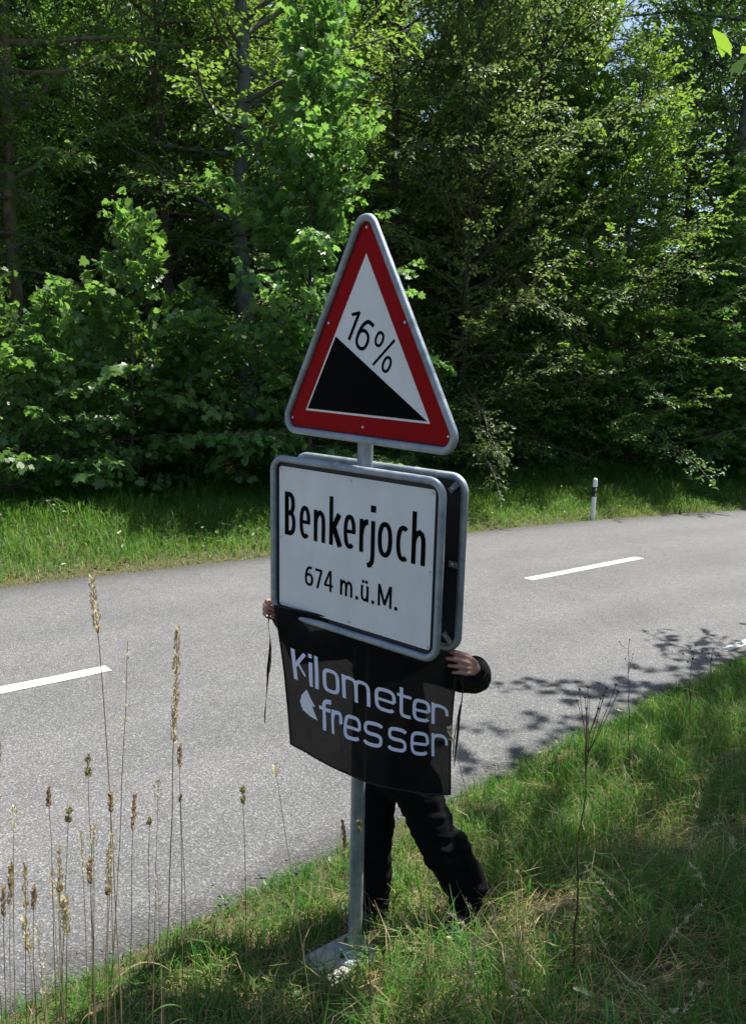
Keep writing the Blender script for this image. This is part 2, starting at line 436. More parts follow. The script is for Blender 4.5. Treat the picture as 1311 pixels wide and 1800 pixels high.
def axis(lo, hi, fine_lo, fine_hi, step, grow=1.22):
    a = list(np.arange(fine_lo, fine_hi, step)); s = step
    while a[-1] < hi: s = min(s * grow, 25); a.append(a[-1] + s)
    s = step; b = [a[0]]
    while b[-1] > lo: s = min(s * grow, 25); b.append(b[-1] - s)
    return np.array(b[:0:-1] + a)

gx = axis(-350, 350, -3, 5.5, .085, 1.10); gy = axis(-200, 450, 0.2, 8.2, .085, 1.07)
XX, YY = np.meshgrid(gx, gy)
ZZ = ground_z(XX, YY)
V = np.stack([XX.ravel(), YY.ravel(), ZZ.ravel()], 1)
nx, ny_ = len(gx), len(gy)
ii, jj = np.meshgrid(np.arange(nx - 1), np.arange(ny_ - 1))
b0 = (jj * nx + ii).ravel()
tag(link_mesh('ground', np_mesh('ground', V, np.stack([b0, b0 + 1, b0 + nx + 1, b0 + nx], 1), True), MAT['soil']), kind='structure')

# road, edges a little ragged, a 5 cm thick sheet
n_s = len(NEAR); NT = 15
wob = np.interp(np.arange(n_s), np.arange(n_s), rng.normal(0, .012, n_s))
rv = []
tt = np.concatenate([[0], np.linspace(0, 1, NT), [1]])
for i in range(n_s):
    a = NEAR[i]; b = FAR[i]; dirv = (b - a) / np.linalg.norm(b - a)
    for q, t in enumerate(tt):
        p = a * (1 - t) + b * t
        if t == 0: p = a + dirv * wob[i] - dirv * .05
        if t == 1: p = b + dirv * (.05 + wob[i])
        rv.append((p[0], p[1], float(zr(p[1])) - (.05 if q in (0, len(tt) - 1) else 0)))
w = len(tt)
rf = [(i * w + j, i * w + j + 1, (i + 1) * w + j + 1, (i + 1) * w + j) for i in range(n_s - 1) for j in range(w - 1)]
rf = [tuple(reversed(f)) for f in rf]
me = np_mesh('road', np.array(rv), np.array(rf), False, {'across': np.tile(tt, n_s)})
bm = bmesh.new(); bm.from_mesh(me); bmesh.ops.recalc_face_normals(bm, faces=bm.faces)
if sum(f.normal.z for f in bm.faces) < 0: bmesh.ops.reverse_faces(bm, faces=bm.faces)
bm.to_mesh(me); bm.free()
road = tag(link_mesh('road', me, MAT['asphalt']), kind='structure')


def marking(p, q, width, cut=0.0):
    p = np.array(p, float); q = np.array(q, float); d = (q - p) / np.linalg.norm(q - p); nn = np.array([-d[1], d[0]])
    mb = MB(); n = 12; vs = []
    for i in range(n + 1):
        c = p + (q - p) * i / n
        for s in (-1, 1):
            e = c + nn * s * (width / 2 + random.uniform(-.007, .007)) + d * (cut * s)
            vs.append((e[0], e[1], float(zr(e[1])) + .005))
    mb.add(vs, [(2 * i, 2 * i + 2, 2 * i + 3, 2 * i + 1) for i in range(n)])
    return mb.build('lane_dash', MAT['paint'], road)

marking((-4.62, 4.92), (-2.40, 6.83), .17)
marking((2.26, 10.97), (4.46, 12.81), .17)
marking((9.2, 16.1), (11.7, 17.7), .17)
marking((3.68, 7.80), (4.6, 8.55), .10)

# ------------------------------------------------------------------ leaf, blade and branch generators
BEECH_T = np.array([(0, 0, 0), (.35, .27, .07), (.72, .22, .05), (1, 0, -.06), (.72, -.22, .05), (.35, -.27, .07)])
BEECH_F = np.array([(0, 3, 2, 1), (0, 5, 4, 3)])
MAPLE_T = np.array([(0, 0, 0), (-.10, .30, .02), (.16, .58, -.06), (.38, .37, .03), (.72, .46, -.06), (.68, .22, .02), (1, 0, -.10),
                    (-.10, -.30, .02), (.16, -.58, -.06), (.38, -.37, .03), (.72, -.46, -.06), (.68, -.22, .02)])
MAPLE_F = np.array([(0, 6, 5, 4, 3, 2, 1), (0, 7, 8, 9, 10, 11, 6)])


def norm(a): return a / np.maximum(np.linalg.norm(a, axis=-1, keepdims=True), 1e-9)


def leaves(pos, ax, nrm, size, T, F, rnd):
    ax = norm(ax); b = norm(np.cross(nrm, ax)); c = np.cross(ax, b)
    k = len(T); n = len(pos)
    V = pos[:, None, :] + size[:, None, None] * (T[None, :, 0, None] * ax[:, None] + T[None, :, 1, None] * b[:, None] + T[None, :, 2, None] * c[:, None])
    FF = (np.arange(n)[:, None, None] * k + F[None]).reshape(-1, F.shape[1])
    return V.reshape(-1, 3), FF, np.repeat(rnd, k)


def gen_tree(seed, H, tr, z0, nl, lmax, elev=(5, 45), twig_sp=.16, twig_len=.75, leaf=.075, leaf_sp=.055, maple=False, droop=.15, prof='round', lean=(0, 0), tilt=.45, top=1.0, ejit=9, zjit=.16):
    g = np.random.default_rng(seed)
    zs = np.linspace(0, H * .98, 14)
    wx = np.cumsum(g.normal(0, .035 * H / 14, 14)) + lean[0] * (zs / H) ** 1.5; wy = np.cumsum(g.normal(0, .035 * H / 14, 14)) + lean[1] * (zs / H) ** 1.5
    wx -= wx[0]; wy -= wy[0]
    rad = tr * (1 - zs / H * .93); rad[0] *= 1.35
    tm = MB(); tp = [(wx[i], wy[i], zs[i] - (.25 if i == 0 else 0)) for i in range(14)]
    tm.tube(tp, list(rad), 9)
    bmb = MB(); tw_s = []; tw_d = []; tw_l = []; tw_n = []
    for k in range(nl):
        t = (k + g.uniform(0, 1)) / nl
        z = z0 + (H * .97 - z0) * t
        az = k * 2.399 + g.normal(0, .35)
        if prof == 'round': L = lmax * (0.45 + .75 * math.sin(math.pi * min(1, .15 + .85 * t) ** .9)) * (1 - .55 * t)
        elif prof == 'cone': L = lmax * (1 - .85 * t)
        else: L = lmax * math.sin(math.pi * (.12 + .8 * t))
        L *= g.uniform(.7, 1.2) * top
        el = R(elev[0] + (elev[1] - elev[0]) * t + g.normal(0, ejit))
        d = np.array([math.cos(az) * math.cos(el), math.sin(az) * math.cos(el), math.sin(el)])
        p = np.array([np.interp(z, zs, wx), np.interp(z, zs, wy), z])
        pts = [p]; n = 8; hd = norm(np.array([d[0], d[1], 0]))
        for i in range(n):
            d = norm(d + g.normal(0, .09, 3) + np.array([0, 0, -droop * .16 * (i / n)]))
            p = p + d * L / n; pts.append(p)
        pts = np.array(pts); r0 = max(.007, min(tr * .45 * (1 - t * .7), L * .014))
        bmb.tube([tuple(q) for q in pts], [r0 * (1 - .85 * i / n) for i in range(n + 1)], 5, cap=False)
        seg = np.arange(.12 * L, L, twig_sp)
        for q, s in enumerate(np.append(seg, L * .99)):
            f = s / L * n; i = min(int(f), n - 1); pp = pts[i] + (pts[i + 1] - pts[i]) * (f - i)
            tg = norm(pts[i + 1] - pts[i]); side = np.cross(tg, np.array([0, 0, 1.])); side = norm(side) if np.linalg.norm(side) > .1 else np.array([1., 0, 0])
            sg = 1 if (q % 2) else -1
            if s > L * .97: dd = tg
            else: dd = norm(tg * .6 + side * sg * g.uniform(.5, 1.0) + g.normal(0, .16, 3) + np.array([0, 0, g.normal(.05, zjit) - droop * .5]))
            ln = twig_len * (1 - .62 * s / L) * g.uniform(.6, 1.25)
            tw_s.append(pp); tw_d.append(dd); tw_l.append(ln); tw_n.append(norm(np.cross(side, tg) * (1 if np.cross(side, tg)[2] > 0 else -1) + g.normal(0, .15, 3)))
    S = np.array(tw_s); D = np.array(tw_d); Ln = np.array(tw_l); Nn = np.array(tw_n)
    # twigs: thin three-sided spikes
    a = norm(np.cross(D, np.array([.3, .2, 1.]))); b = np.cross(D, a); r_ = .0045
    tv = np.stack([S + a * r_, S - a * r_ * .5 + b * r_ * .87, S - a * r_ * .5 - b * r_ * .87, S + D * Ln[:, None]], 1).reshape(-1, 3)
    bb = np.arange(len(S))[:, None] * 4
    base = len(bmb.v); bmb.v += [tuple(q) for q in tv]
    for q in bb[:, 0]:
        q = int(q) + base; bmb.f += [(q, q + 1, q + 3), (q + 1, q + 2, q + 3), (q + 2, q, q + 3)]
    # leaves
    cnt = np.maximum(2, (Ln / leaf_sp).astype(int)); idx = np.repeat(np.arange(len(S)), cnt)
    within = np.concatenate([np.arange(c) for c in cnt]); fr = (within + g.uniform(.1, .9, len(idx))) / cnt[idx]
    sgn = np.where(within % 2 == 0, 1, -1)
    lat = norm(np.cross(Nn[idx], D[idx])) * sgn[:, None]
    n = len(idx)
    ax = norm(D[idx] * .7 + lat * .8 + g.normal(0, .28, (n, 3)) + np.array([0, 0, -droop * 1.2]))
    nr = norm(Nn[idx] + g.normal(0, tilt, (n, 3)))
    pos = S[idx] + D[idx] * (fr * Ln[idx])[:, None] + g.normal(0, .02, (n, 3))
    pos[:, 2] -= droop * .25 * fr ** 2 * Ln[idx]
    sz = leaf * g.uniform(.65, 1.3, n)
    rnd = np.clip(g.beta(2, 2, n) * .8 + .1 + g.normal(0, .12, len(S))[idx], 0, 1)
    Vv, FF, rr = leaves(pos, ax, nr, sz, MAPLE_T if maple else BEECH_T, MAPLE_F if maple else BEECH_F, rnd)
    return (tm.mesh('trunk', True, 60), bmb.mesh('branches', True, 80), np_mesh('crown', Vv, FF, False, {'rnd': rr}))


PROTO = {
    'beech_edge': gen_tree(11, 12.5, .12, .3, 135, 3.9, (-4, 50), .118, 1.0, .098, .046, droop=.22, ejit=17, zjit=.38),
    'beech_edge2': gen_tree(12, 10.5, .10, .3, 120, 3.8, (-4, 50), .118, 1.0, .098, .046, droop=.18, ejit=17, zjit=.38),
    'beech_tall': gen_tree(13, 19, .18, 2.2, 115, 4.2, (0, 55), .14, 1.1, .115, .055, droop=.2, ejit=15, zjit=.3),
    'forest_tall': gen_tree(14, 23, .23, 5.0, 84, 4.4, (5, 60), .15, 1.2, .13, .06, droop=.15, ejit=13, zjit=.3),
    'maple_young': gen_tree(15, 9.2, .06, .9, 84, 2.55, (10, 68), .12, .72, .125, .052, ejit=14, maple=True, droop=.45, tilt=.55),
    'maple_mid': gen_tree(16, 11.0, .10, .8, 84, 2.7, (12, 60), .15, .78, .14, .065, maple=True, droop=.4, tilt=.55),
    'shade_tree': gen_tree(19, 8.4, .12, 4.9, 46, 3.7, (0, 50), .17, .85, .15, .085, maple=True, droop=.3, tilt=.5, ejit=12),
    'maple_shrub': gen_tree(17, 3.8, .03, .25, 38, 1.4, (10, 60), .10, .5, .118, .050, maple=True, droop=.45, tilt=.5),
    'under_shrub': gen_tree(18, 3.6, .03, .1, 46, 1.9, (0, 50), .10, .7, .095, .045, droop=.25),
}


def tree(proto, name, x, y, rot, sc, leafmat, barkmat, label, cat='tree', group=None, z=None):
    tr_, br_, cr_ = PROTO[proto]
    root = empty(name, (x, y, gz(x, y) if z is None else z))
    root.rotation_euler = (0, 0, rot); root.scale = (sc, sc, sc) if not hasattr(sc, '__len__') else sc
    for nm, me, mt in (('trunk', tr_, barkmat), ('branches', br_, barkmat), ('crown', cr_, leafmat)):
        if len(me.materials) == 0: me.materials.append(mt)
        o = bpy.data.objects.new(nm, me); COL.objects.link(o); o.parent = root
        o.material_slots[0].link = 'OBJECT'; o.material_slots[0].material = mt
    tag(root, label, cat, group)
    return root


def col(px, Y): return (px - 655.5) / FPX * (Y * .98 + .6)

B, BG, BM = MAT['bark'], MAT['bark_grey'], MAT['bark_moss']
# the edge of the wood, left to right
tree('maple_young', 'maple_tree', col(545, 16.0), 16.0, .4, (1.0, 1.0, 1.02), MAT['leaf_maple'], B, 'slender young maple with bright green lobed leaves, directly behind the triangular sign', 'tree', 'young maples at the wood edge')
tree('maple_shrub', 'maple_sapling', col(20, 13.5), 13.5, 1.0, 1.0, MAT['leaf_maple'], B, 'low maple sapling with pale shiny leaves at the left edge of the picture', 'shrub', 'maple saplings at the wood edge')
tree('maple_shrub', 'maple_sapling', col(125, 14.1), 14.1, 2.2, .95, MAT['leaf_maple'], B, 'low maple sapling second from the left edge of the picture, above the far verge', 'shrub', 'maple saplings at the wood edge')
tree('maple_shrub', 'maple_sapling', col(235, 15.0), 15.0, 3.9, 1.32, MAT['leaf_maple'], B, 'taller maple sapling reaching up left of the warning triangle', 'shrub', 'maple saplings at the wood edge')
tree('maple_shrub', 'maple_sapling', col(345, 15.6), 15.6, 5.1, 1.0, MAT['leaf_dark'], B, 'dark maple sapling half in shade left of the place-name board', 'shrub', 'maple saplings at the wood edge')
tree('beech_edge', 'beech_tree', col(800, 20.5), 20.5, .3, (1.0, 1.0, 1.15), MAT['leaf_copper'], B, 'broad beech with olive brown layered foliage just right of the triangular sign', 'tree', 'beeches at the wood edge')
tree('beech_edge2', 'beech_tree', col(1075, 22.6), 22.6, 2.0, (1.1, 1.1, 1.05), MAT['leaf_beech'], B, 'yellow green beech whose branch tips catch the sun above the delineator post', 'tree', 'beeches at the wood edge')
tree('maple_mid', 'maple_tree', col(985, 22.8), 22.8, 1.1, (1.0, 1.0, 1.18), MAT['leaf_bright'], B, 'bright fresh green maple rising between the two sunlit beeches', 'tree', 'young maples at the wood edge')
tree('maple_young', 'maple_tree', col(1250, 23.4), 23.4, 2.6, (1.25, 1.25, .95), MAT['leaf_maple'], B, 'blue green maple at the right edge of the picture behind the tall grass', 'tree', 'young maples at the wood edge')
tree('maple_mid', 'maple_tree', col(1385, 23), 23, 4.0, .9, MAT['leaf_maple'], B, 'maple cut off by the right edge of the picture', 'tree', 'young maples at the wood edge')
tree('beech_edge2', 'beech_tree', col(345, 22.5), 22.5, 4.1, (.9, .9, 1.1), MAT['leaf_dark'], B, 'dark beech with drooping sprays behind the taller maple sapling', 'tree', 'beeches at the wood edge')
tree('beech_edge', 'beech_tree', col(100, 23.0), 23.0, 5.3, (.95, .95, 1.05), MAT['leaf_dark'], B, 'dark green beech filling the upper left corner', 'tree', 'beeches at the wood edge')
tree('beech_edge', 'beech_tree', col(-150, 16.5), 16.5, 1.3, .95, MAT['leaf_beech'], B, 'beech whose branches reach in from the left edge of the picture', 'tree', 'beeches at the wood edge')
# tall trunks
TT = 'tall trees inside the wood'
tree('forest_tall', 'tall_tree', col(440, 20.0), 20.0, .9, (1, 1, 1), MAT['leaf_beech'], BG, 'tall tree with a thick grey trunk left of the triangular sign', 'tree', TT)
tree('forest_tall', 'tall_tree', col(1232, 27), 27, 3.3, (1.1, 1.1, 1.1), MAT['leaf_dark'], BG, 'tall tree with a thick dark trunk in the upper right corner against the sky', 'tree', TT)
tree('forest_tall', 'tall_tree', col(48, 17.2), 17.2, 2.0, (.72, .72, 1), MAT['leaf_beech'], BM, 'tall tree with a mossy brown trunk near the left edge of the picture', 'tree', TT)
tree('forest_tall', 'tall_tree', col(18, 16.6), 16.6, 5.0, (.42, .42, .8), MAT['leaf_beech'], B, 'thin dark trunk just left of the mossy one', 'tree', TT)
tree('beech_tall', 'tall_tree', col(298, 20.5), 20.5, 1.7, (.85, .85, 1), MAT['leaf_copper'], B, 'slim dark trunk with forked branches between mossy and grey trunks', 'tree', TT)
tree('beech_tall', 'tall_tree', col(148, 24.5), 24.5, 2.9, (1.05, 1.05, 1), MAT['leaf_dark'], B, 'dark trunk standing back in the wood behind the maple saplings', 'tree', TT)
tree('beech_tall', 'tall_tree', col(905, 22.5), 22.5, 4.4, (.8, .8, .95), MAT['leaf_copper'], B, 'dark slim trunk in the shade right of the warning triangle', 'tree', TT)
tree('beech_tall', 'tall_tree', col(855, 24.0), 24.0, .5, (.75, .75, 1), MAT['leaf_dark'], B, 'thinner dark trunk close left of the slim one in the shade', 'tree', TT)
tree('beech_tall', 'tall_tree', col(680, 23), 23.0, 3.7, (.9, .9, 1), MAT['leaf_copper'], B, 'tall beech whose crown shows directly above the triangular sign', 'tree', TT)
# shrubs in the shade along the foot of the wood
ORD = 'first second third fourth fifth sixth seventh eighth ninth tenth eleventh twelfth thirteenth fourteenth'.split()
for k, (px, Y, s_, rt) in enumerate(((60, 16.0, .8, 0), (200, 16.5, .9, 1), (300, 16.2, .8, 2.2), (420, 17.0, .95, 3), (520, 17.6, .8, 4), (640, 18.3, 1.0, 5), (735, 18.6, .85, .6), (840, 20.6, 1.0, 1.6), (930, 21.6, 1.0, 2.6), (1020, 22.6, 1.1, 3.6), (1110, 23.2, 1.1, 4.6), (1200, 23.9, 1.15, 5.6), (1290, 24.3, 1.1, .2), (1370, 24.3, 1.2, 1.2))):
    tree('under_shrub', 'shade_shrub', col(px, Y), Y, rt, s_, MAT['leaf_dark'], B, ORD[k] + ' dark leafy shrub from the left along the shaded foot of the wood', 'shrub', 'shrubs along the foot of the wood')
# the wood behind
k = 0
for Y in (26.5, 30, 34.5, 40, 47, 56):
    half = Y * .56 + 3
    for X in np.arange(-half, half, 3.4 + (Y - 26) * .07):
        x = X + random.uniform(-1.1, 1.1); y = Y + random.uniform(-1.3, 1.3) + .16 * X
        if .17 < x / y < .45 and random.random() < .5: continue       # thinner canopy: sky shows on the right
        tree(random.choice(['beech_edge', 'beech_tall', 'beech_tall', 'forest_tall']), 'forest_tree', x, y, random.uniform(0, 6.28), random.uniform(.85, 1.1), MAT[random.choice(['leaf_dark', 'leaf_dark', 'leaf_beech', 'leaf_bright'])], random.choice([B, BG]), 'tree standing deep in the wood behind the edge trees', 'tree', 'trees deep in the wood')
        k += 1
for i in range(24):
    Y = random.uniform(26, 38); x = random.uniform(-.5, .55) * Y
    tree('under_shrub', 'forest_shrub', x, Y + .16 * x, random.uniform(0, 6.28), random.uniform(1.0, 1.5), MAT['leaf_dark'], B, 'leafy undergrowth bush deep in the wood between the trunks', 'shrub', 'undergrowth deep in the wood')
# trees on the photographer's side: their shade lies on the bank and the verge
SHT = 'trees on the near side of the road'
shade_a = tree('shade_tree', 'roadside_tree', 5.0, 3.8, 2.7, (.95, .95, 1.2), MAT['leaf_bright'], B, 'roadside maple whose bright leaves hang into the upper right corner', 'tree', SHT)
tree('shade_tree', 'roadside_tree', 7.05, 8.25, 2.1, (.78, .78, 1.2), MAT['leaf_bright'], B, 'roadside maple outside the picture on the right, farther along the road', 'tree', SHT)
tree('shade_tree', 'roadside_tree', 6.2, 5.2, 3.6, (.95, .95, 1.2), MAT['leaf_bright'], B, 'roadside maple outside the picture, between the other two near ones', 'tree', SHT)


# ------------------------------------------------------------------ grass
def blades(x, y, z, h, wd, lean, bend, rnd, g, flat=None):
    """ribbons of three cross rows; lean = horizontal offset of the tip"""
    n = len(x); az = g.uniform(0, 2 * np.pi, n); wa = az + np.pi / 2 + g.normal(0, .5, n)
    base = np.stack([x, y, z], 1)
    ld = np.stack([np.cos(az), np.sin(az), np.zeros(n)], 1) * lean[:, None]
    wv = np.stack([np.cos(wa), np.sin(wa), np.zeros(n)], 1)
    mid = base + ld * .30 + np.stack([np.zeros(n), np.zeros(n), h * (.62 + .1 * bend)], 1)
    tip = base + ld + np.stack([np.zeros(n), np.zeros(n), h * (1 - bend * .75)], 1)
    V = np.stack([base - wv * wd[:, None] * .5, base + wv * wd[:, None] * .5, mid - wv * wd[:, None] * .42, mid + wv * wd[:, None] * .42, tip - wv * wd[:, None] * .06, tip + wv * wd[:, None] * .06], 1).reshape(-1, 3)
    b = np.arange(n)[:, None] * 6
    F = np.concatenate([b + np.array([0, 1, 3, 2]), b + np.array([2, 3, 5, 4])], 1).reshape(-1, 4)
    return V, F, np.repeat(rnd, 6)


def join(parts):
    V = []; F = []; A = []; o = 0
    for v, f, a in parts:
        V.append(v); F.append(f + o); A.append(a); o += len(v)
    return np.concatenate(V), np.concatenate(F), np.concatenate(A)


def along(line, lo, hi):
    """points and left normals of a polyline part, even by length"""
    seg = line[(line[:, 0] >= lo) & (line[:, 0] <= hi)]
    d = np.linalg.norm(np.diff(seg, axis=0), axis=1); s = np.concatenate([[0], np.cumsum(d)])
    return seg, s


def scatter(line, lo, hi, d0, d1, n, g, side, power=1.0):
    seg, s = along(line, lo, hi)
    q = g.uniform(0, s[-1], n); px = np.interp(q, s, seg[:, 0]); py = np.interp(q, s, seg[:, 1])
    i = np.clip(np.searchsorted(s, q) - 1, 0, len(seg) - 2); t = norm(seg[i + 1] - seg[i])
    d = d0 + (d1 - d0) * g.uniform(0, 1, n) ** power
    return px + side * t[:, 1] * d, py - side * t[:, 0] * d, d

g = np.random.default_rng(21)
P_ = []
BASE_C = np.array([-.035, 3.008])
def keep_clear(x, y):
    feet = np.minimum(np.hypot(x - .44, y - 3.17), np.hypot(x - .02, y - 3.26)); q = g.uniform(0, 1, len(x))
    c, s_ = math.cos(R(-52)), math.sin(R(-52)); dx, dy = x + .085, y - 2.995
    slab = (np.abs(dx * c + dy * s_) < .115) & (np.abs(-dx * s_ + dy * c) < .155)
    return ~slab & (np.hypot(x, y) > .55) & ((feet > .12) | (q < .15))
# lush short strip beside the asphalt
x, y, d = scatter(NEAR, -2.6, 7, -.14, .95, 66000, g, 1, .85)
cl = fbm(x, y, .16, 5); k = (cl + g.normal(0, .5, len(x)) > -.75) & keep_clear(x, y) & ~((d < .03) & (fbm(x, y, .22, 9) + d * 4 < -.1)); x, y, d, cl = x[k], y[k], d[k], cl[k]
h = g.uniform(.06, .17, len(x)) * (.75 + .45 * np.clip(cl + .4, 0, 1.2)) * np.clip(.55 + d, .4, 1.1); z = ground_z(x, y)
right = np.clip((x - .6) / 1.2, 0, 1)
h *= 1 + .55 * right
dry = g.uniform(0, 1, len(x)) < (.16 + .45 * np.clip((d - .35) / .5, 0, 1) * (1 - .6 * right) - .1 * (cl > .2))
rnd = np.where(dry, g.uniform(.6, 1, len(x)), g.uniform(0, .55, len(x)))
P_.append(blades(x, y, z - .01, h, g.uniform(.0028, .006, len(x)), h * g.uniform(.15, .9, len(x)), g.uniform(0, .5, len(x)), rnd, g))
# the mown slope: thin green blades
x, y, d = scatter(NEAR, -3.2, 7.5, .75, 3.3, 75000, g, 1, 1.0)
cl = fbm(x, y, .35, 6); k = (cl + g.normal(0, .4, len(x)) > -.35) & keep_clear(x, y); x, y, d, cl = x[k], y[k], d[k], cl[k]
h = g.uniform(.07, .32, len(x)) * (.8 + .5 * np.clip(cl, 0, 1)); z = ground_z(x, y)
dry = g.uniform(0, 1, len(x)) < .28 - .22 * cl
rnd = np.where(dry, g.uniform(.6, .95, len(x)), g.uniform(0, .5, len(x)))
P_.append(blades(x, y, z - .01, h, g.uniform(.0025, .0055, len(x)), h * g.uniform(.3, 1.3, len(x)), g.uniform(.1, .7, len(x)), rnd, g))
Vg, Fg, Ag = join(P_)
tag(link_mesh('verge_grass', np_mesh('verge_grass', Vg, Fg, False, {'rnd': Ag}), MAT['grass']), 'short green and yellowing grass on the near bank around the sign post', 'grass', kind='stuff')
# straw lying on the slope
x, y, d = scatter(NEAR, -2.8, 7, .35, 3.2, 40000, g, 1, 1.0)
k = keep_clear(x, y) & (fbm(x, y, .3, 12) + g.normal(0, .4, len(x)) > -.4); x, y = x[k], y[k]; n = len(x)
z = ground_z(x, y) + g.uniform(.005, .05, n); az = g.uniform(0, 6.28, n); ln = g.uniform(.05, .22, n)
e = np.stack([np.cos(az), np.sin(az), np.zeros(n)], 1) * ln[:, None]
b0_ = np.stack([x, y, z], 1); e_end = b0_ + e; e_end[:, 2] = ground_z(e_end[:, 0], e_end[:, 1]) + g.uniform(.005, .06, n)
mid = (b0_ + e_end) / 2 + g.normal(0, .008, (n, 3)); mid[:, 2] += .012
wv = np.stack([-np.sin(az), np.cos(az), g.normal(0, .4, n)], 1) * g.uniform(.0009, .0019, n)[:, None]
V = np.stack([b0_ - wv, b0_ + wv, mid - wv, mid + wv, e_end - wv * .4, e_end + wv * .4], 1).reshape(-1, 3); b = np.arange(n)[:, None] * 6
F = np.concatenate([b + np.array([0, 1, 3, 2]), b + np.array([2, 3, 5, 4])], 1).reshape(-1, 4)
tag(link_mesh('cut_straw', np_mesh('cut_straw', V, F, False, {'rnd': np.repeat(g.uniform(.62, 1, n), 6)}), MAT['grass']), 'pale dry straw left lying on the mown near bank', 'straw', kind='stuff')
# low broad leaves among the grass
x, y, d = scatter(NEAR, -2.4, 6.5, -.02, 3.0, 5200, g, 1, 1.3)
k = (fbm(x, y, .28, 15) + g.normal(0, .3, len(x)) > .15) & keep_clear(x, y); x, y, d = x[k], y[k], d[k]; n = len(x)
az = g.uniform(0, 6.28, n); pos = np.stack([x, y, ground_z(x, y) + g.uniform(.015, .09, n)], 1)
Vl, Fl, Al = leaves(pos, np.stack([np.cos(az), np.sin(az), g.uniform(-.2, .6, n)], 1), np.stack([g.normal(0, .4, n), g.normal(0, .4, n), np.ones(n)], 1), g.uniform(.015, .05, n) * (1 + .5 * (d > 1.5)), BEECH_T, BEECH_F, g.uniform(0, 1, n))
tag(link_mesh('ground_cover', np_mesh('ground_cover', Vl, Fl, False, {'rnd': Al}), MAT['weed']), 'small broad green weed leaves scattered through the near bank grass', 'weeds', kind='stuff')

# far verge
P_ = []
x, y, d = scatter(FAR, -9, 17, -.06, 4.6, 110000, g, -1, 1.15)
cl = fbm(x, y, .6, 7); z = ground_z(x, y)
h = np.interp(d, [0, .25, 1.2, 2.6, 4.6], [.05, .10, .26, .44, .40]) * g.uniform(.5, 1.25, len(x)) * (1 + .35 * cl)
h *= 1 + .35 * np.clip((x - 4) / 4, 0, 1)
dry = g.uniform(0, 1, len(x)) < np.interp(d, [0, .3, .7, 5], [.5, .3, .08, .05])
rnd = np.where(dry, g.uniform(.6, .95, len(x)), g.uniform(0, .56, len(x)))
P_.append(blades(x, y, z - .02, h, g.uniform(.006, .013, len(x)), h * g.uniform(.2, 1.0, len(x)), g.uniform(0, .6, len(x)), rnd, g))
V, F, A = join(P_)
tag(link_mesh('far_verge_grass', np_mesh('far_verge_grass', V, F, False, {'rnd': A}), MAT['grass']), 'tall green grass on the far verge between road and wood', 'grass', kind='stuff')
x, y, d = scatter(FAR, -9, 17, .2, 4.4, 9000, g, -1, 1.0); k = fbm(x, y, .8, 17) + g.normal(0, .3, len(x)) > 0; x, y, d = x[k], y[k], d[k]; n = len(x); az = g.uniform(0, 6.28, n)
pos = np.stack([x, y, ground_z(x, y) + g.uniform(.05, .9, n) * np.interp(d, [0, 1.2, 4.5], [.08, .3, .5])], 1)
Vl, Fl, Al = leaves(pos, np.stack([np.cos(az), np.sin(az), g.uniform(-.4, .5, n)], 1), np.stack([g.normal(0, .5, n), g.normal(0, .5, n), np.ones(n)], 1), g.uniform(.04, .12, n), BEECH_T, BEECH_F, g.uniform(0, 1, n))
tag(link_mesh('far_verge_weeds', np_mesh('far_verge_weeds', Vl, Fl, False, {'rnd': Al}), MAT['weed']), 'leafy green weeds among the tall grass of the far verge', 'weeds', kind='stuff')
# leaf litter on the forest floor
n = 9000; x = g.uniform(-11, 12, n); df = g.uniform(2.6, 9, n); seg, s = along(FAR, -11, 14); y = np.interp(x, FAR[:, 0], FAR[:, 1]) + df * 1.2
az = g.uniform(0, 6.28, n); pos = np.stack([x, y, ground_z(x, y) + .015], 1)
Vl, Fl, Al = leaves(pos, np.stack([np.cos(az), np.sin(az), g.normal(0, .2, n)], 1), np.stack([g.normal(0, .3, n), g.normal(0, .3, n), np.ones(n)], 1), g.uniform(.06, .11, n), BEECH_T, BEECH_F, g.uniform(0, .7, n))
tag(link_mesh('leaf_litter', np_mesh('leaf_litter', Vl, Fl, False, {'rnd': Al}), MAT['head_brown']), 'brown fallen leaves on the forest floor', 'leaf litter', kind='stuff')

# gravel and crumbled asphalt along the near edge
ico = bmesh.new(); bmesh.ops.create_icosphere(ico, subdivisions=1, radius=1)
iv = np.array([v.co[:] for v in ico.verts]); ifc = np.array([[v.index for v in f.verts] for f in ico.faces]); ico.free()
x, y, d = scatter(NEAR, -2.2, 6.5, -.24, .10, 5200, g, 1, 1.0)
k = g.uniform(0, 1, len(x)) < np.exp(-((d + .04) / .08) ** 2) * .95 * np.clip(.35 + fbm(x, y, .3, 31), .05, 1); x, y, d = x[k], y[k], d[k]; n = len(x)
sz = g.gamma(2.0, .0025, n).clip(.002, .013); sc3 = sz[:, None] * g.uniform(.5, 1.3, (n, 3)) * np.array([1, 1, .6]); zz = np.maximum(ground_z(x, y), np.where(d < .04, zr(y), -9)) + sz * .25
V = (np.stack([x, y, zz], 1)[:, None] + iv[None] * sc3[:, None] * g.uniform(.8, 1.15, (n, len(iv), 1))).reshape(-1, 3)
F = (np.arange(n)[:, None, None] * len(iv) + ifc[None]).reshape(-1, 3)
tag(link_mesh('edge_gravel', np_mesh('edge_gravel', V, F), MAT['gravel']), 'loose dark gravel and asphalt crumbs along the near road edge', 'gravel', kind='stuff')

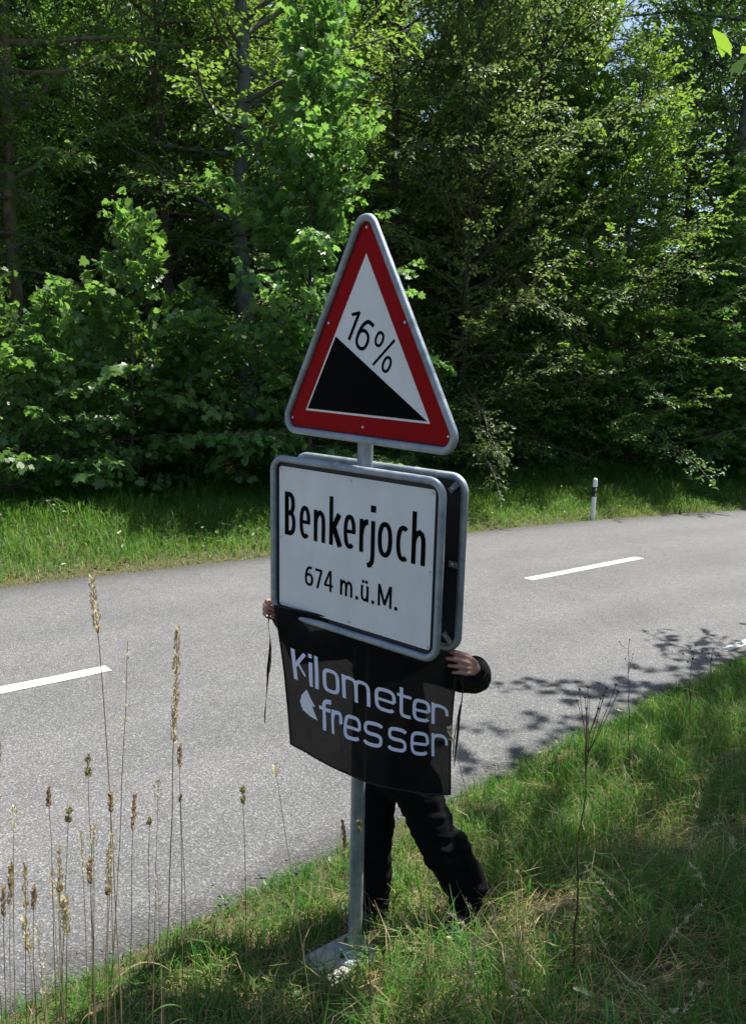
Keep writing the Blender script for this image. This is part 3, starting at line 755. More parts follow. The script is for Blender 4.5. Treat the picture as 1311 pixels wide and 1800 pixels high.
# ------------------------------------------------------------------ sign post with its three signs
POLE = Vector((-.0349, 3.0076, 0))
ZB = gz(POLE.x, POLE.y)
YR, YT = -.6829, -.7997
dR = Vector((math.cos(YR), math.sin(YR), 0)); nR = Vector((math.sin(YR), -math.cos(YR), 0))
dT = Vector((math.cos(YT), math.sin(YT), 0)); nT = Vector((math.sin(YT), -math.cos(YT), 0))
UP = Vector((0, 0, 1))
sign = tag(empty('road_sign', (POLE.x, POLE.y, ZB)), 'galvanised sign post with a red warning triangle above a white place-name board', 'road sign')
mb = MB(); mb.tube([POLE + UP * (ZB + .02), POLE + UP * 1.0, POLE + UP * 2.0, POLE + UP * 2.82], .0302, 24)
pole = mb.build('pole', MAT['galv'], sign, True)
mb = MB(); mb.lathe(POLE + UP * (ZB + .047), UP, [(.088, 0), (.088, .010), (.084, .013), (.046, .013), (.034, .022), (.0303, .024)], 28); flange = mb.build('base_flange', MAT['galv'], sign, True, 30)
for a in (.6, 2.2, 3.75, 5.3):
    mb = MB(); c = POLE + Vector((math.cos(a) * .068, math.sin(a) * .068, ZB + .060)); mb.lathe(c, UP, [(.011, 0), (.011, .007), (.006, .007), (.006, .016)], 6); mb.build('bolt', MAT['backing'], flange)
mb = MB(); ca = R(-52); ax = (Vector((math.cos(ca), math.sin(ca), 0)), Vector((-math.sin(ca), math.cos(ca), 0)), UP)
mb.box(POLE + Vector((-.05, -.012, ZB - .032)), (.105, .145, .08), ax)
fo = mb.build('concrete_footing', MAT['concrete'], sign)
bm = bmesh.new(); bm.from_mesh(fo.data); bmesh.ops.bevel(bm, geom=bm.edges[:], offset=.012, segments=2, affect='EDGES')
bmesh.ops.subdivide_edges(bm, edges=bm.edges[:], cuts=3, use_grid_fill=True)
for v in bm.verts: v.co += Vector((mnoise.noise(v.co * 22), mnoise.noise(v.co * 22 + Vector((9, 0, 0))), mnoise.noise(v.co * 30) * .6)) * .006
bm.to_mesh(fo.data); bm.free()


def rrect(w_, h_, r_, n=8):
    out = []
    for cx_, cy_, a0 in ((w_ / 2 - r_, h_ / 2 - r_, 0), (-w_ / 2 + r_, h_ / 2 - r_, 90), (-w_ / 2 + r_, -h_ / 2 + r_, 180), (w_ / 2 - r_, -h_ / 2 + r_, 270)):
        for i in range(n + 1):
            a = R(a0 + 90 * i / n); out.append((cx_ + r_ * math.cos(a), cy_ + r_ * math.sin(a)))
    return out


def rtri(off, r_, side=.666, n=8):
    """rounded triangle: the inner triangle (base from 0 to side) grown by off, corners of radius r_"""
    hgt = side * math.sqrt(3) / 2; cx_, cy_ = side / 2, hgt / 3
    rin = hgt / 3 + off - r_; out = []
    for k in range(3):
        a = R(90 + 120 * k); c = (cx_ + 2 * rin * math.cos(a), cy_ + 2 * rin * math.sin(a))
        for i in range(n + 1):
            b = a - R(60) + R(120) * i / n; out.append((c[0] + r_ * math.cos(b), c[1] + r_ * math.sin(b)))
    return out


def ribbon(mb, pts, w_, P3, lift):
    """flat stroke of even width w_ along 2D points, placed by P3(x, y, lift)"""
    pts = [Vector((p[0], p[1])) for p in pts]
    pts = [pts[0]] + [q for p, q in zip(pts[:-1], pts[1:]) if (q - p).length > .02]; n = len(pts); L_, R_ = [], []
    ring = (pts[0] - pts[-1]).length < .02
    for i in range(n):
        a = (pts[i] - pts[i - 1]).normalized() if i else ((pts[-1] - pts[-2]) if ring else (pts[1] - pts[0])).normalized()
        b = (pts[i + 1] - pts[i]).normalized() if i < n - 1 else ((pts[1] - pts[0]).normalized() if ring else a)
        t = (a + b).normalized(); nn = Vector((-t.y, t.x)); k = 1 / max(.5, nn.dot(Vector((-a.y, a.x))))
        L_.append(pts[i] + nn * w_ / 2 * k); R_.append(pts[i] - nn * w_ / 2 * k)
    vs = [P3(q.x, q.y, lift) for q in L_] + [P3(q.x, q.y, lift) for q in R_]
    mb.add(vs, [(i, n + i, n + i + 1, i + 1) for i in range(n - 1)])


def arc(cx_, cy_, rx, ry, a0, a1, n=18, e=2.35):
    out = []
    for i in range(n + 1):
        a = R(a0 + (a1 - a0) * i / n); c, s = math.cos(a), math.sin(a)
        out.append((cx_ + rx * math.copysign(abs(c) ** (2 / e), c), cy_ + ry * math.copysign(abs(s) ** (2 / e), s)))
    return out


def lettering(strokes, P3, mat, parent, name='letter', lift=.0012, step=.00004):
    """strokes that overlap sideways make one letter; each letter is a part of its own"""
    groups = []
    for st in strokes:
        x0 = min(p[0] for p in st[0]) - (2 if len(st[0]) > 2 else st[1] / 2); x1 = max(p[0] for p in st[0]) + (2 if len(st[0]) > 2 else st[1] / 2)
        for g_ in groups:
            ov = min(x1, g_[1]) - max(x0, g_[0])
            if ov > .3 * min(x1 - x0, g_[1] - g_[0]):
                g_[0] = min(x0, g_[0]); g_[1] = max(x1, g_[1]); g_[2].append(st); break
        else: groups.append([x0, x1, [st]])
    for g_ in groups:
        mb = MB()
        for i, (pts, w_) in enumerate(g_[2]): ribbon(mb, pts, w_, P3, lift + step * i)
        mb.build(name, mat, parent)

# --- warning triangle, panel plane coordinates in metres, inner white triangle base 0..0.666
TZ = EYE - .249; TC = POLE + nT * .06 + dT * .048
def PT(x, y, lift=0): return TC + dT * (x - .333) + UP * (TZ + y) + nT * lift
tri = MB(); tri.prism([PT(*p) for p in rtri(.0675, .030)], -nT * .004); tri = tri.build('warning_panel', MAT['sign_red'], sign)
mb = MB(); mb.prism([PT(x, y, .0009) for x, y in ((0, 0), (.666, 0), (.333, .5768))], -nT * .0006); mb.build('white_field', MAT['sign_white'], tri)
mb = MB(); mb.prism([PT(x, y, .0018) for x, y in ((.013, .008), (.652, .008), (.176, .288))], -nT * .0006); mb.build('slope_symbol', MAT['sign_black'], tri)
c29, s29 = math.cos(R(-29)), math.sin(R(-29))
def P16(x, y, lift=0):
    x, y = x / 1000, y / 1000; return PT(.250 + x * c29 - y * s29, .275 + x * s29 + y * c29, lift)
W16 = 14.5
six = [(90, 106), (78, 108)] + arc(66, 40, 33, 68, 78, 180, 10, 2.1)[1:]
S16 = [([(-33, 86), (-6, 106), (-1, 110)], 12), ([(-1, 0), (-1, 115)], W16), (six, W16), (arc(62, 37, 28.5, 33, 0, 360, 26, 2.2), W16 - 1),
       ([(155, -13), (206, 117)], 10.5), (arc(138, 82, 17, 24, 0, 360, 24, 2.3), 11), (arc(215, 25, 17, 26, 0, 360, 24, 2.3), 11)]
lettering(S16, P16, MAT['sign_black'], tri, lift=.0016)
mb = MB(); mb.tube([PT(x, y, .004) for x, y in rtri(.0675 + .0175, .050)], .0143, 12, closed=True); tf_ = mb.build('warning_frame', MAT['galv'], sign, True)
mb = MB(); mb.prism([PT(x, y, -.006) for x, y in rtri(.0675 + .012, .045)], -nT * .006); mb.build('backing_sheet', MAT['alu_back_shaded'], tri)
for x, y in ((.333, .665), (.133, .337), (.533, .337), (-.083, -.035), (.333, -.040), (.749, -.035)):
    mb = MB(); mb.lathe(PT(x, y), nT, [(.0062, 0), (.0062, .0014), (.0045, .0034), (.002, .0042)], 10); mb.build('rivet', MAT['rivet'], tri, True)
for zc_ in (2.46, 2.72):
    mb = MB(); mb.box(POLE + nT * .02 + UP * zc_ + dT * .03, (.075, .034, .014), (dT, nT, UP)); mb.build('clamp', MAT['galv'], sign)

# --- place-name board
RZ = EYE - .7708; RC = POLE + nR * .085 + dR * .0055; PW, PH = .773, .589
def PR(x, y, lift=0): return RC + dR * (x - PW / 2) + UP * (RZ - PH / 2 + y) + nR * lift
def PRm(x, y, lift=0): return PR(x / 1000, y / 1000, lift)
mb = MB(); mb.prism([PR(x + PW / 2, y + PH / 2) for x, y in rrect(PW, PH, .012, 4)], -nR * .003); board = mb.build('name_panel', MAT['sign_white'], sign)
mb = MB(); mb.prism([PR(x + PW / 2, y + PH / 2, -.006) for x, y in rrect(PW + .042, PH + .042, .03, 5)], -nR * .006); mb.build('backing_sheet', MAT['backing'], board)
w_ = 19.5
def nn_(x, w=w_): return [([(x + 11, 308), (x + 11, 436)], w), ([(x + 11, 385), (x + 15, 405), (x + 24, 421), (x + 36, 427), (x + 46, 420), (x + 52, 404), (x + 53, 385), (x + 53, 308)], w)]
def ee(cx_, rx=20.5): return [(arc(cx_, 376, rx, 58, 0, 307, 26), 18.5), ([(cx_ - rx, 377), (cx_ + rx + 8, 377)], 14.5)]
NAME = [([(44, 308), (44, 488)], 23), ([(44, 478), (58, 478)] + arc(58, 440, 22, 38, 90, -90, 12) + [(44, 402)], 20), ([(44, 402), (60, 402)] + arc(60, 360, 24, 42, 90, -90, 12) + [(44, 318)], 20)]
NAME += ee(146.5) + nn_(194) + [([(288, 308), (288, 501)], w_), ([(294, 368), (330, 436)], 23), ([(300, 384), (335, 308)], 25)]
NAME += ee(383, 21) + [([(442, 308), (442, 436)], w_), ([(442, 378), (446, 402), (455, 420), (466, 427), (475, 427)], 21)]
NAME += [([(498, 436), (498, 300), (495, 278), (486, 265), (472, 262)], w_), ([(498, 468), (498, 494)], 25)]
NAME += [(arc(555.5, 374, 24.5, 58, 0, 360, 30), 19), (arc(640, 374, 23, 58, 58, 302, 22), 18.5)]
NAME += nn_(676) + [([(687, 430), (687, 501)], w_)]
v_ = 11
ALT = [(arc(171, 143, 17.5, 21.5, 0, 360, 24), v_), ([(187, 193)] + arc(176, 143, 22.5, 51, 80, 180, 10, 2.1), v_),
       ([(205, 192), (243, 192)], v_), ([(238, 188), (217, 116)], v_), ([(288, 116), (288, 202)], v_), ([(284, 198), (258, 142)], v_ - 1), ([(254, 140), (302, 140)], v_ - 1),
       ([(344, 116), (344, 180)], v_), ([(344, 150), (348, 166), (358, 174), (367, 169), (370, 156), (370, 116)], v_), ([(370, 150), (374, 166), (384, 174), (393, 169), (397, 156), (397, 116)], v_),
       ([(425, 115), (425, 129)], 14), ([(450, 180), (450, 140), (453, 127), (463, 121), (473, 125), (478, 140)], v_), ([(478, 116), (478, 180)], v_), ([(456, 188), (456, 200)], 12), ([(472, 188), (472, 200)], 12),
       ([(505, 115), (505, 129)], 14), ([(534, 116), (534, 201)], v_), ([(536, 198), (561, 124)], v_), ([(561, 124), (587, 198)], v_), ([(589, 116), (589, 201)], v_), ([(615, 115), (615, 129)], 14)]
lettering(NAME, PRm, MAT['sign_black'], board); lettering(ALT, PRm, MAT['sign_black'], board)
for x, y in ((.010, .577), (.386, .574), (.763, .577), (.010, .294), (.763, .294), (.010, .012), (.386, .015), (.763, .012)):
    mb = MB(); mb.lathe(PR(x, y), nR, [(.0052, 0), (.0052, .0012), (.0036, .003), (.0015, .0037)], 10); mb.build('rivet', MAT['rivet'], board, True)
mb = MB(); mb.tube([PR(x + PW / 2, y + PH / 2, .002) for x, y in rrect(PW + .062, PH + .062, .056, 8)], .0142, 12, closed=True); fr_ = mb.build('name_frame', MAT['galv'], sign, True)
# --- the board for the other direction, back to back with it
QC = POLE - nR * .052 + dR * .0055
def PQ(x, y, lift=0): return QC + dR * (x - PW / 2) + UP * (RZ - PH / 2 + y) + nR * lift
mb = MB(); mb.prism([PQ(x + PW / 2, y + PH / 2, -.010) for x, y in rrect(PW + .042, PH + .042, .03, 5)], -nR * .004); rb = mb.build('rear_panel', MAT['alu_back_shaded'], sign)
mb = MB(); mb.tube([PQ(x + PW / 2, y + PH / 2) for x, y in rrect(PW + .062, PH + .062, .056, 8)], .0142, 12, closed=True); rfr = mb.build('rear_frame', MAT['galv'], sign, True)
for x, y, a in ((PW - .012, PH - .005, 45), (PW + .006, PH * .5, 0), (PW - .012, .005, -45), (.012, PH - .005, 135), (-.006, PH * .5, 180), (.012, .005, 225)):
    c_, s_ = math.cos(R(a)), math.sin(R(a)); ua = dR * c_ + UP * s_; ub = -dR * s_ + UP * c_
    mb = MB(); mb.box(PQ(x, y, .003), (.027, .011, .0025), (ua, ub, nR)); tb = mb.build('lug', MAT['galv'], rfr)
    mb = MB(); mb.lathe(PQ(x, y, .0055) - ua * .012, nR, [(.005, 0), (.005, .003), (.003, .005)], 8); mb.build('bolt', MAT['rivet'], rfr)
for zc_ in (RZ - .2, RZ + .2):
    mb = MB(); mb.box(POLE + nR * .018 + UP * zc_, (.28, .010, .016), (dR, nR, UP)); mb.box(POLE + nR * .045 + UP * zc_, (.038, .034, .0145), (dR, nR, UP)); mb.build('clamp', MAT['galv'], sign)

# ------------------------------------------------------------------ flag
FT = [Vector(q) for q in ((-.4023, 3.165, 1.5897), (-.0241, 2.935, 1.5918), (.3333, 2.80, 1.5461))]
FB = [Vector(q) for q in ((-.3252, 3.10, .9958), (-.0106, 2.935, .9302), (.3285, 2.83, .936))]
UM = .47
def lag(P, u): return P[0] * ((u - UM) * (u - 1) / UM) + P[1] * (u * (u - 1) / (UM * (UM - 1))) + P[2] * (u * (u - UM) / (1 - UM))
FN = (FT[2] - FT[0]).cross(FB[1] - FT[1]).normalized()
if FN.y > 0: FN = -FN
def fold(u, v):
    a = 0
    for (u0, v0, du, dv, amp, wd) in ((.10, .33, .30, .55, .008, .045), (.03, .66, .12, .34, .007, .04), (.30, .60, .16, .45, .006, .05), (.93, .10, .06, .8, .006, .04), (.02, .05, .5, .30, .008, .05)):
        ln_ = math.hypot(du, dv); tx, ty = du / ln_, dv / ln_; px, py = u - u0, v - v0
        s_ = px * tx + py * ty; q = -px * ty + py * tx
        a += amp * math.exp(-(q / wd) ** 2) * (1 / (1 + math.exp(-14 * s_))) * (1 / (1 + math.exp(14 * (s_ - ln_))))
    a += .004 * math.sin(9 * u + 3 * v) * v + .003 * math.sin(21 * u - 5 * v + 1) * v
    sag = -.035 * 4 * u * (1 - u) * max(0, 1 - v * 2.5) * 0
    return a
def FS(u, v, lift=0.0):
    p = lag(FT, u) * (1 - v) + lag(FB, u) * v
    p = p + FN * (fold(u, v) + lift)
    bow = .012 * math.sin(math.pi * v) * (1 if u < .5 else -1) * abs(2 * u - 1) ** 2     # sides pulled in between the corners
    return p + dR * bow
flag = tag(empty('flag', tuple(FB[1])), 'thin black flag with lavender lettering stretched below the place-name board', 'flag')
nu, nv = 64, 44
V = np.array([FS(i / nu, j / nv)[:] for j in range(nv + 1) for i in range(nu + 1)])
ii, jj = np.meshgrid(np.arange(nu), np.arange(nv)); b0 = (jj * (nu + 1) + ii).ravel()
cloth = link_mesh('cloth', np_mesh('cloth', V, np.stack([b0, b0 + nu + 1, b0 + nu + 2, b0 + 1], 1), True), MAT['flag'], flag)
hem = MB()
edge = [FS(i / 40, 0) for i in range(41)] + [FS(1, j / 30) for j in range(1, 31)] + [FS(1 - i / 40, 1) for i in range(1, 41)] + [FS(0, 1 - j / 30) for j in range(1, 30)]
hem.tube(edge, .0042, 6, closed=True); hem.build('hem', MAT['strap'], flag, True)
def box_uv(q4):
    def f(s_, t_):          # s along the line 0..1, t up 0..1
        a = [(1 - s_) * (1 - t_), s_ * (1 - t_), (1 - s_) * t_, s_ * t_]
        (tl, trr, bl, br) = q4
        return (bl[0] * a[0] + br[0] * a[1] + tl[0] * a[2] + trr[0] * a[3], bl[1] * a[0] + br[1] * a[1] + tl[1] * a[2] + trr[1] * a[3])
    return f
L1 = box_uv([(.0606, .2723), (.9634, .3312), (.0592, .4891), (.9738, .5196)])
L2 = box_uv([(.2085, .5461), (.974, .5234), (.1967, .7696), (.9855, .7324)])
def dens(pts, n=6):
    out = []
    for a, b in zip(pts[:-1], pts[1:]):
        k_ = max(1, int(math.hypot(b[0] - a[0], b[1] - a[1]) / 12))
        for i in range(k_): out.append((a[0] + (b[0] - a[0]) * i / k_, a[1] + (b[1] - a[1]) * i / k_))
    return out + [pts[-1]]
SW = 22
XH = 150.0
def l_o(x, w): return [(arc(x + w / 2, XH / 2, w / 2 - SW / 2, XH / 2 - SW / 2, 0, 360, 40, 3.6), SW)]
def l_e(x, w): return [(arc(x + w / 2, XH / 2, w / 2 - SW / 2, XH / 2 - SW / 2, 0, 320, 40, 3.6), SW), (dens([(x + SW / 2, XH / 2 - 2), (x + w - SW / 2, XH / 2 - 2)]), SW - 4)]
def l_r(x, w): return [(dens([(x + 11, 0), (x + 11, XH)]), SW), ([(x + 11, 74)] + arc(x + w * .62, 88, w * .62 - 11, XH - 88 - 11, 180, 0, 20, 2.8) + [(x + w * 1.0 + 12, 80)], SW)]
def l_m(x, w): return [(dens([(x + 11, 0), (x + 11, XH)]), SW), ([(x + 11, 80)] + arc(x + 11 + (w / 2 - 11) / 2, 85, (w / 2 - 11) / 2, XH - 96, 180, 0, 20, 3) + dens([(x + w / 2, 80), (x + w / 2, 0)]), SW), ([(x + w / 2, 80)] + arc(x + w / 2 + (w / 2 - 11) / 2, 85, (w / 2 - 11) / 2, XH - 96, 180, 0, 20, 3) + dens([(x + w - 11, 80), (x + w - 11, 0)]), SW)]
def l_s(x, w):
    m_ = XH / 2
    return [(arc(x + w * .52, m_ + 32, w / 2 - 13, 32, 20, 180, 18, 3.2) + arc(x + w * .52, m_ + 32, w / 2 - 13, 32, 180, 270, 10, 3.2)[1:] + arc(x + w * .48, m_ - 32, w / 2 - 13, 32, 90, -90, 20, 3.2)[1:] + arc(x + w * .48, m_ - 32, w / 2 - 13, 32, -90, -162, 8, 3.2)[1:], SW)]
# first line: one unit = 1/1000 of the line width, 200 units = line height
K1 = [(dens([(13, 0), (13, 200)]), 26), (dens([(22, 96), (86, 190)]), 21), (dens([(44, 112), (84, 52)]), 15)]
K1 += [(dens([(119, 0), (119, 150)]), SW), (dens([(119, 178), (119, 202)]), SW), (dens([(155, 0), (155, 202)]), SW)] + l_o(190, 105) + l_m(312, 178) + l_e(518, 136)
K1 += [(dens([(690, 192), (690, 48)]) + arc(722, 42, 32, 31, 180, 270, 10, 3) + [(752, 11)], SW), (dens([(662, 140), (756, 140)]), SW - 3)] + l_e(764, 118) + l_r(889, 99)
K2 = [(dens([(40, 0), (40, 140)]) + arc(74, 146, 34, 42, 180, 90, 10, 3) + [(92, 188)], SW + 4), (dens([(0, 138), (92, 138)]), SW)] + l_r(98, 66) + l_e(192, 130) + l_s(340, 152) + l_s(524, 154) + l_e(706, 142) + l_r(868, 112)
def PL1(x, y, lift): return FS(*L1(x / 1000, y / 200), lift)
def PL2(x, y, lift): return FS(*L2(x / 1000, y / 200), lift)
lettering(K1, PL1, MAT['flag_print'], flag, lift=.0022, step=.0001)
lettering(K2, PL2, MAT['flag_print'], flag, lift=.0022, step=.0001)
sw = [(.1328, .5299), (.0985, .585), (.0835, .640), (.098, .690), (.1444, .7138), (.1891, .7186), (.172, .675), (.160, .632), (.1805, .629), (.1588, .5900), (.145, .555)]
mb = MB(); cu = (.135, .640); nsw = len(sw); vs = [FS(*cu, .003)]
for f_ in (.5, 1.0):
    for p in sw: vs.append(FS(cu[0] + (p[0] - cu[0]) * f_, cu[1] + (p[1] - cu[1]) * f_, .003))
fs = []
for i in range(nsw):
    j = (i + 1) % nsw; fs += [(0, 1 + i, 1 + j), (1 + i, 1 + nsw + i, 1 + nsw + j, 1 + j)]
mb.add(vs, fs); mb.build('swoosh_emblem', MAT['flag_swoosh'], flag)
def strap(p0, pts, w0):
    mb = MB(); P = [Vector(p0)] + [Vector(p0) + Vector(q) for q in pts]
    rows = []
    for i, p in enumerate(P):
        t = (P[min(i + 1, len(P) - 1)] - P[max(i - 1, 0)]).normalized(); a = math.sin(i * 1.3) * .9
        sd = (dR * math.cos(a) + nR * math.sin(a)); ww = w0 * (1 if i < len(P) - 1 else .25)
        rows += [p - sd * ww / 2 + nR * .001, p + sd * ww / 2 + nR * .001, p + sd * ww / 2 - nR * .001, p - sd * ww / 2 - nR * .001]
    mb.add(rows, [(4 * i + a, 4 * i + (a + 1) % 4, 4 * i + 4 + (a + 1) % 4, 4 * i + 4 + a) for i in range(len(P) - 1) for a in range(4)])
    return mb.build('tie_strap', MAT['strap'], flag)
strap((-.428, 3.185, 1.545), [(-.004, 0, -.05), (.004, 0, -.12), (.002, .0, -.18), (-.006, 0, -.25), (-.009, 0, -.31), (-.014, 0, -.38), (-.02, 0, -.45), (-.021, 0, -.50)], .011)
strap((-.426, 3.187, 1.43), [(.006, 0, -.04), (.004, 0, -.1), (-.002, 0, -.15)], .006)
strap((.352, 2.80, 1.45), [(.004, 0, -.06), (0, 0, -.12), (-.006, 0, -.17), (-.008, 0, -.24), (-.012, 0, -.31), (-.016, 0, -.38)], .009)
strap((.350, 2.805, 1.33), [(-.010, 0, -.06), (-.018, 0, -.14), (-.02, 0, -.22)], .006)


# ------------------------------------------------------------------ person behind the sign
def capsule(mb, p0, r0, p1, r1, flat=None, n=12, rings=5):
    """tapered capsule; flat = (axis, factor) squashes the section along axis"""
    p0, p1 = Vector(p0), Vector(p1); ax_ = p1 - p0; L_ = ax_.length
    t = ax_.normalized() if L_ > 1e-6 else Vector((0, 0, 1)); a = t.orthogonal().normalized(); b = t.cross(a)
    rows = []
    for i in range(rings): rows.append((p0, r0, -math.cos(math.pi / 2 * i / rings), math.sin(math.pi / 2 * i / rings)))
    rows.append((p0, r0, 0, 1)); rows.append((p1, r1, 0, 1))
    for i in range(1, rings + 1): rows.append((p1, r1, math.sin(math.pi / 2 * i / rings), math.cos(math.pi / 2 * i / rings)))
    vs = []; fs = []
    for c, r_, h_, w in rows:
        for j in range(n):
            th = 2 * math.pi * j / n; o_ = t * h_ * r_ + (a * math.cos(th) + b * math.sin(th)) * max(w, .02) * r_
            if flat: fa = Vector(flat[0]); o_ = o_ - fa * (o_.dot(fa) * (1 - flat[1]))
            vs.append(c + o_)
    m_ = len(rows)
    for i in range(m_ - 1):
        for j in range(n): fs.append((i * n + j, i * n + (j + 1) % n, (i + 1) * n + (j + 1) % n, (i + 1) * n + j))
    fs.append(tuple(reversed(range(n)))); fs.append(tuple((m_ - 1) * n + j for j in range(n)))
    mb.add(vs, fs)


def fuse(mb, voxel, smooth=2, wrinkle=0.0, wscale=14, dirz=1.0):
    """melt all shapes of mb into one continuous skin"""
    me = mb.mesh('tmp'); o = bpy.data.objects.new('tmp', me); COL.objects.link(o)
    md = o.modifiers.new('r', 'REMESH'); md.mode = 'VOXEL'; md.voxel_size = voxel; md.use_smooth_shade = True
    if smooth:
        ms = o.modifiers.new('s', 'SMOOTH'); ms.iterations = smooth; ms.factor = .5
    dg = bpy.context.evaluated_depsgraph_get(); out = bpy.data.meshes.new_from_object(o.evaluated_get(dg))
    bpy.data.objects.remove(o); bpy.data.meshes.remove(me)
    if wrinkle:
        nrm = [v.normal.copy() for v in out.vertices]
        for v, n_ in zip(out.vertices, nrm):
            q = v.co; f = mnoise.noise(Vector((q.x * wscale * .7, q.y * wscale * .7, q.z * wscale * dirz))) + .5 * mnoise.noise(q * wscale * 2.3)
            r_ = 1 - abs(mnoise.noise(Vector((q.x * wscale * .5 + 7, q.y * wscale * .5, q.z * wscale * dirz * 1.1 + q.x * 9)))) * 2
            v.co = q + n_ * wrinkle * (f * .7 + r_ * .6)
    for p_ in out.polygons: p_.use_smooth = True
    out.materials.clear()
    return out

person = tag(empty('person', (.22, 3.3, gz(.22, 3.3))), 'person in black jacket and trousers hidden behind the boards, holding up the flag', 'person')
LA, RA = Vector((.045, 3.33, 0)), Vector((.475, 3.25, 0)); LA.z = gz(LA.x, LA.y); RA.z = gz(RA.x, RA.y)   # left / right foot as seen
HIP_L, HIP_R = Vector((.045, 3.37, .74)), Vector((.225, 3.25, .74))
KN_L, KN_R = Vector((.040, 3.33, .42)), Vector((.345, 3.22, .42))
SH_L, SH_R = Vector((-.09, 3.46, 1.33)), Vector((.225, 3.20, 1.33))
PEL, CHEST, NECK = Vector((.135, 3.32, .80)), Vector((.08, 3.33, 1.20)), Vector((.065, 3.325, 1.38))
HEAD = Vector((.055, 3.30, 1.525))
EL_L, EL_R = Vector((-.31, 3.46, 1.28)), Vector((.432, 3.03, 1.345))
FACE = nR
# hands: frames of wrist position, finger axis x, thumb side y, back of hand z
def frame(x, z): x = Vector(x).normalized(); z = Vector(z); z = (z - x * z.dot(x)).normalized(); return x, z
def hand(mb, wrist, x, z, ydir, curl, scale=1.0, thumb=((.55, .5, -.5), (.8, .1, -.5), (.9, -.1, -.3))):
    x, z = frame(x, z); y = z.cross(x); y = y if y.dot(Vector(ydir)) > 0 else -y
    W = Vector(wrist); s_ = scale
    P = lambda a, b, c: W + (x * a + y * b + z * c) * s_
    yk = (.030, .010, -.010, -.029); xk = (.086, .090, .085, .077)
    for i in range(4):
        capsule(mb, P(.005, yk[i] * .55, 0), .0145 * s_, P(xk[i], yk[i], .001), .0105 * s_)
    capsule(mb, P(.03, .012, -.004), .0175 * s_, P(.065, .010, -.004), .016 * s_); capsule(mb, P(.03, -.012, -.004), .0165 * s_, P(.06, -.014, -.004), .015 * s_)
    lens = ((.043, .025, .021), (.047, .029, .022), (.043, .027, .021), (.034, .020, .018))
    for i in range(4):
        p = P(xk[i], yk[i], .001); a = 0; r_ = (.0092, .0094, .0090, .0080)[i] * s_; sp = (.10, .02, -.05, -.12)[i]
        for j in range(3):
            a += R(curl[i][j]); d_ = (x * math.cos(a) - z * math.sin(a) + y * sp * (1 - j * .3)).normalized(); q = p + d_ * lens[i][j] * s_
            capsule(mb, p, r_ * (1 - .06 * j), q, r_ * (1 - .06 * (j + 1)) * .96); p = q
    p = P(.022, .026, -.006); r_ = .0125 * s_
    for j, (tx, ty, tz) in enumerate(thumb):
        d_ = (x * tx + y * ty + z * tz).normalized(); q = p + d_ * (.034, .030, .024)[j] * s_
        capsule(mb, p, r_, q, r_ * .88); p = q; r_ *= .88
HW_L, HX_L, HZ_L = Vector((-.405, 3.325, 1.525)), (-.62, -.78, .28), (-.70, .62, .12)
HW_R, HX_R, HZ_R = Vector((.405, 2.852, 1.462)), (-.48, -.74, .42), (.70, -.55, .10)
bd = MB()
capsule(bd, HEAD + Vector((0, .008, .025)), .088, HEAD + Vector((0, 0, -.01)), .082, (dR, .88))
capsule(bd, HEAD + FACE * .02 + UP * -.02, .070, HEAD + FACE * .028 + UP * -.075, .047, (dR, .92))
capsule(bd, HEAD + FACE * .082 + UP * .002, .010, HEAD + FACE * .098 + UP * -.026, .0135)            # nose
capsule(bd, HEAD + FACE * .074 + dR * .03 + UP * .022, .011, HEAD + FACE * .074 - dR * .03 + UP * .022, .011)   # brow
capsule(bd, HEAD + FACE * .072 + dR * .018 + UP * -.058, .007, HEAD + FACE * .072 - dR * .018 + UP * -.058, .007)  # lips
for s_ in (-1, 1): capsule(bd, HEAD + dR * s_ * .082 + UP * .012, .014, HEAD + dR * s_ * .080 + UP * -.022, .010, (dR, .5))   # ears
capsule(bd, NECK + UP * -.06, .062, HEAD + UP * -.05, .052)
capsule(bd, CHEST, .125, NECK + UP * -.08, .10, (nR, .72)); capsule(bd, PEL, .125, CHEST, .125, (nR, .75))
for sh, el, hw in ((SH_L, EL_L, HW_L), (SH_R, EL_R, HW_R)):
    capsule(bd, CHEST + UP * .1, .08, sh, .058); capsule(bd, sh, .052, el, .040); capsule(bd, el, .040, hw, .026)
for hp, kn, an in ((HIP_L, KN_L, LA), (HIP_R, KN_R, RA)):
    capsule(bd, PEL, .11, hp, .085); capsule(bd, hp, .082, kn, .056); capsule(bd, kn, .054, an + UP * .09, .036); capsule(bd, an + UP * .07, .036, an + UP * .045 + nR * .06, .028)
cl_ = ((62, 70, 45), (60, 72, 48), (62, 74, 50), (66, 74, 50))
hand(bd, HW_L, HX_L, HZ_L, (0, 0, 1), cl_, 1.0, ((.5, .62, -.35), (.75, .35, -.55), (.8, .1, -.6)))
cr2 = ((34, 52, 40), (40, 54, 40), (46, 56, 42), (52, 58, 45))
hand(bd, HW_R, HX_R, HZ_R, (0, 0, 1), cr2, 1.0, ((.5, .35, -.75), (.8, .1, -.6), (.9, 0, -.4)))
link_mesh('body', fuse(bd, .005, 2), MAT['skin'], person)
for s_ in (-1, 1):
    mb = MB(); mb.lathe(HEAD + FACE * .074 + dR * s_ * .030 + UP * .004 - FACE * .006, FACE, [(.004, -.008), (.010, -.004), (.0115, .001), (.009, .006), (.004, .009)], 12); mb.build('eye', MAT['eye'], person, True)
hb = MB(); capsule(hb, HEAD + Vector((0, .012, .040)) - FACE * .012, .092, HEAD - FACE * .022 + UP * .01, .088, (dR, .90)); link_mesh('hair', fuse(hb, .008, 1, .004, 40), MAT['hair'], person)
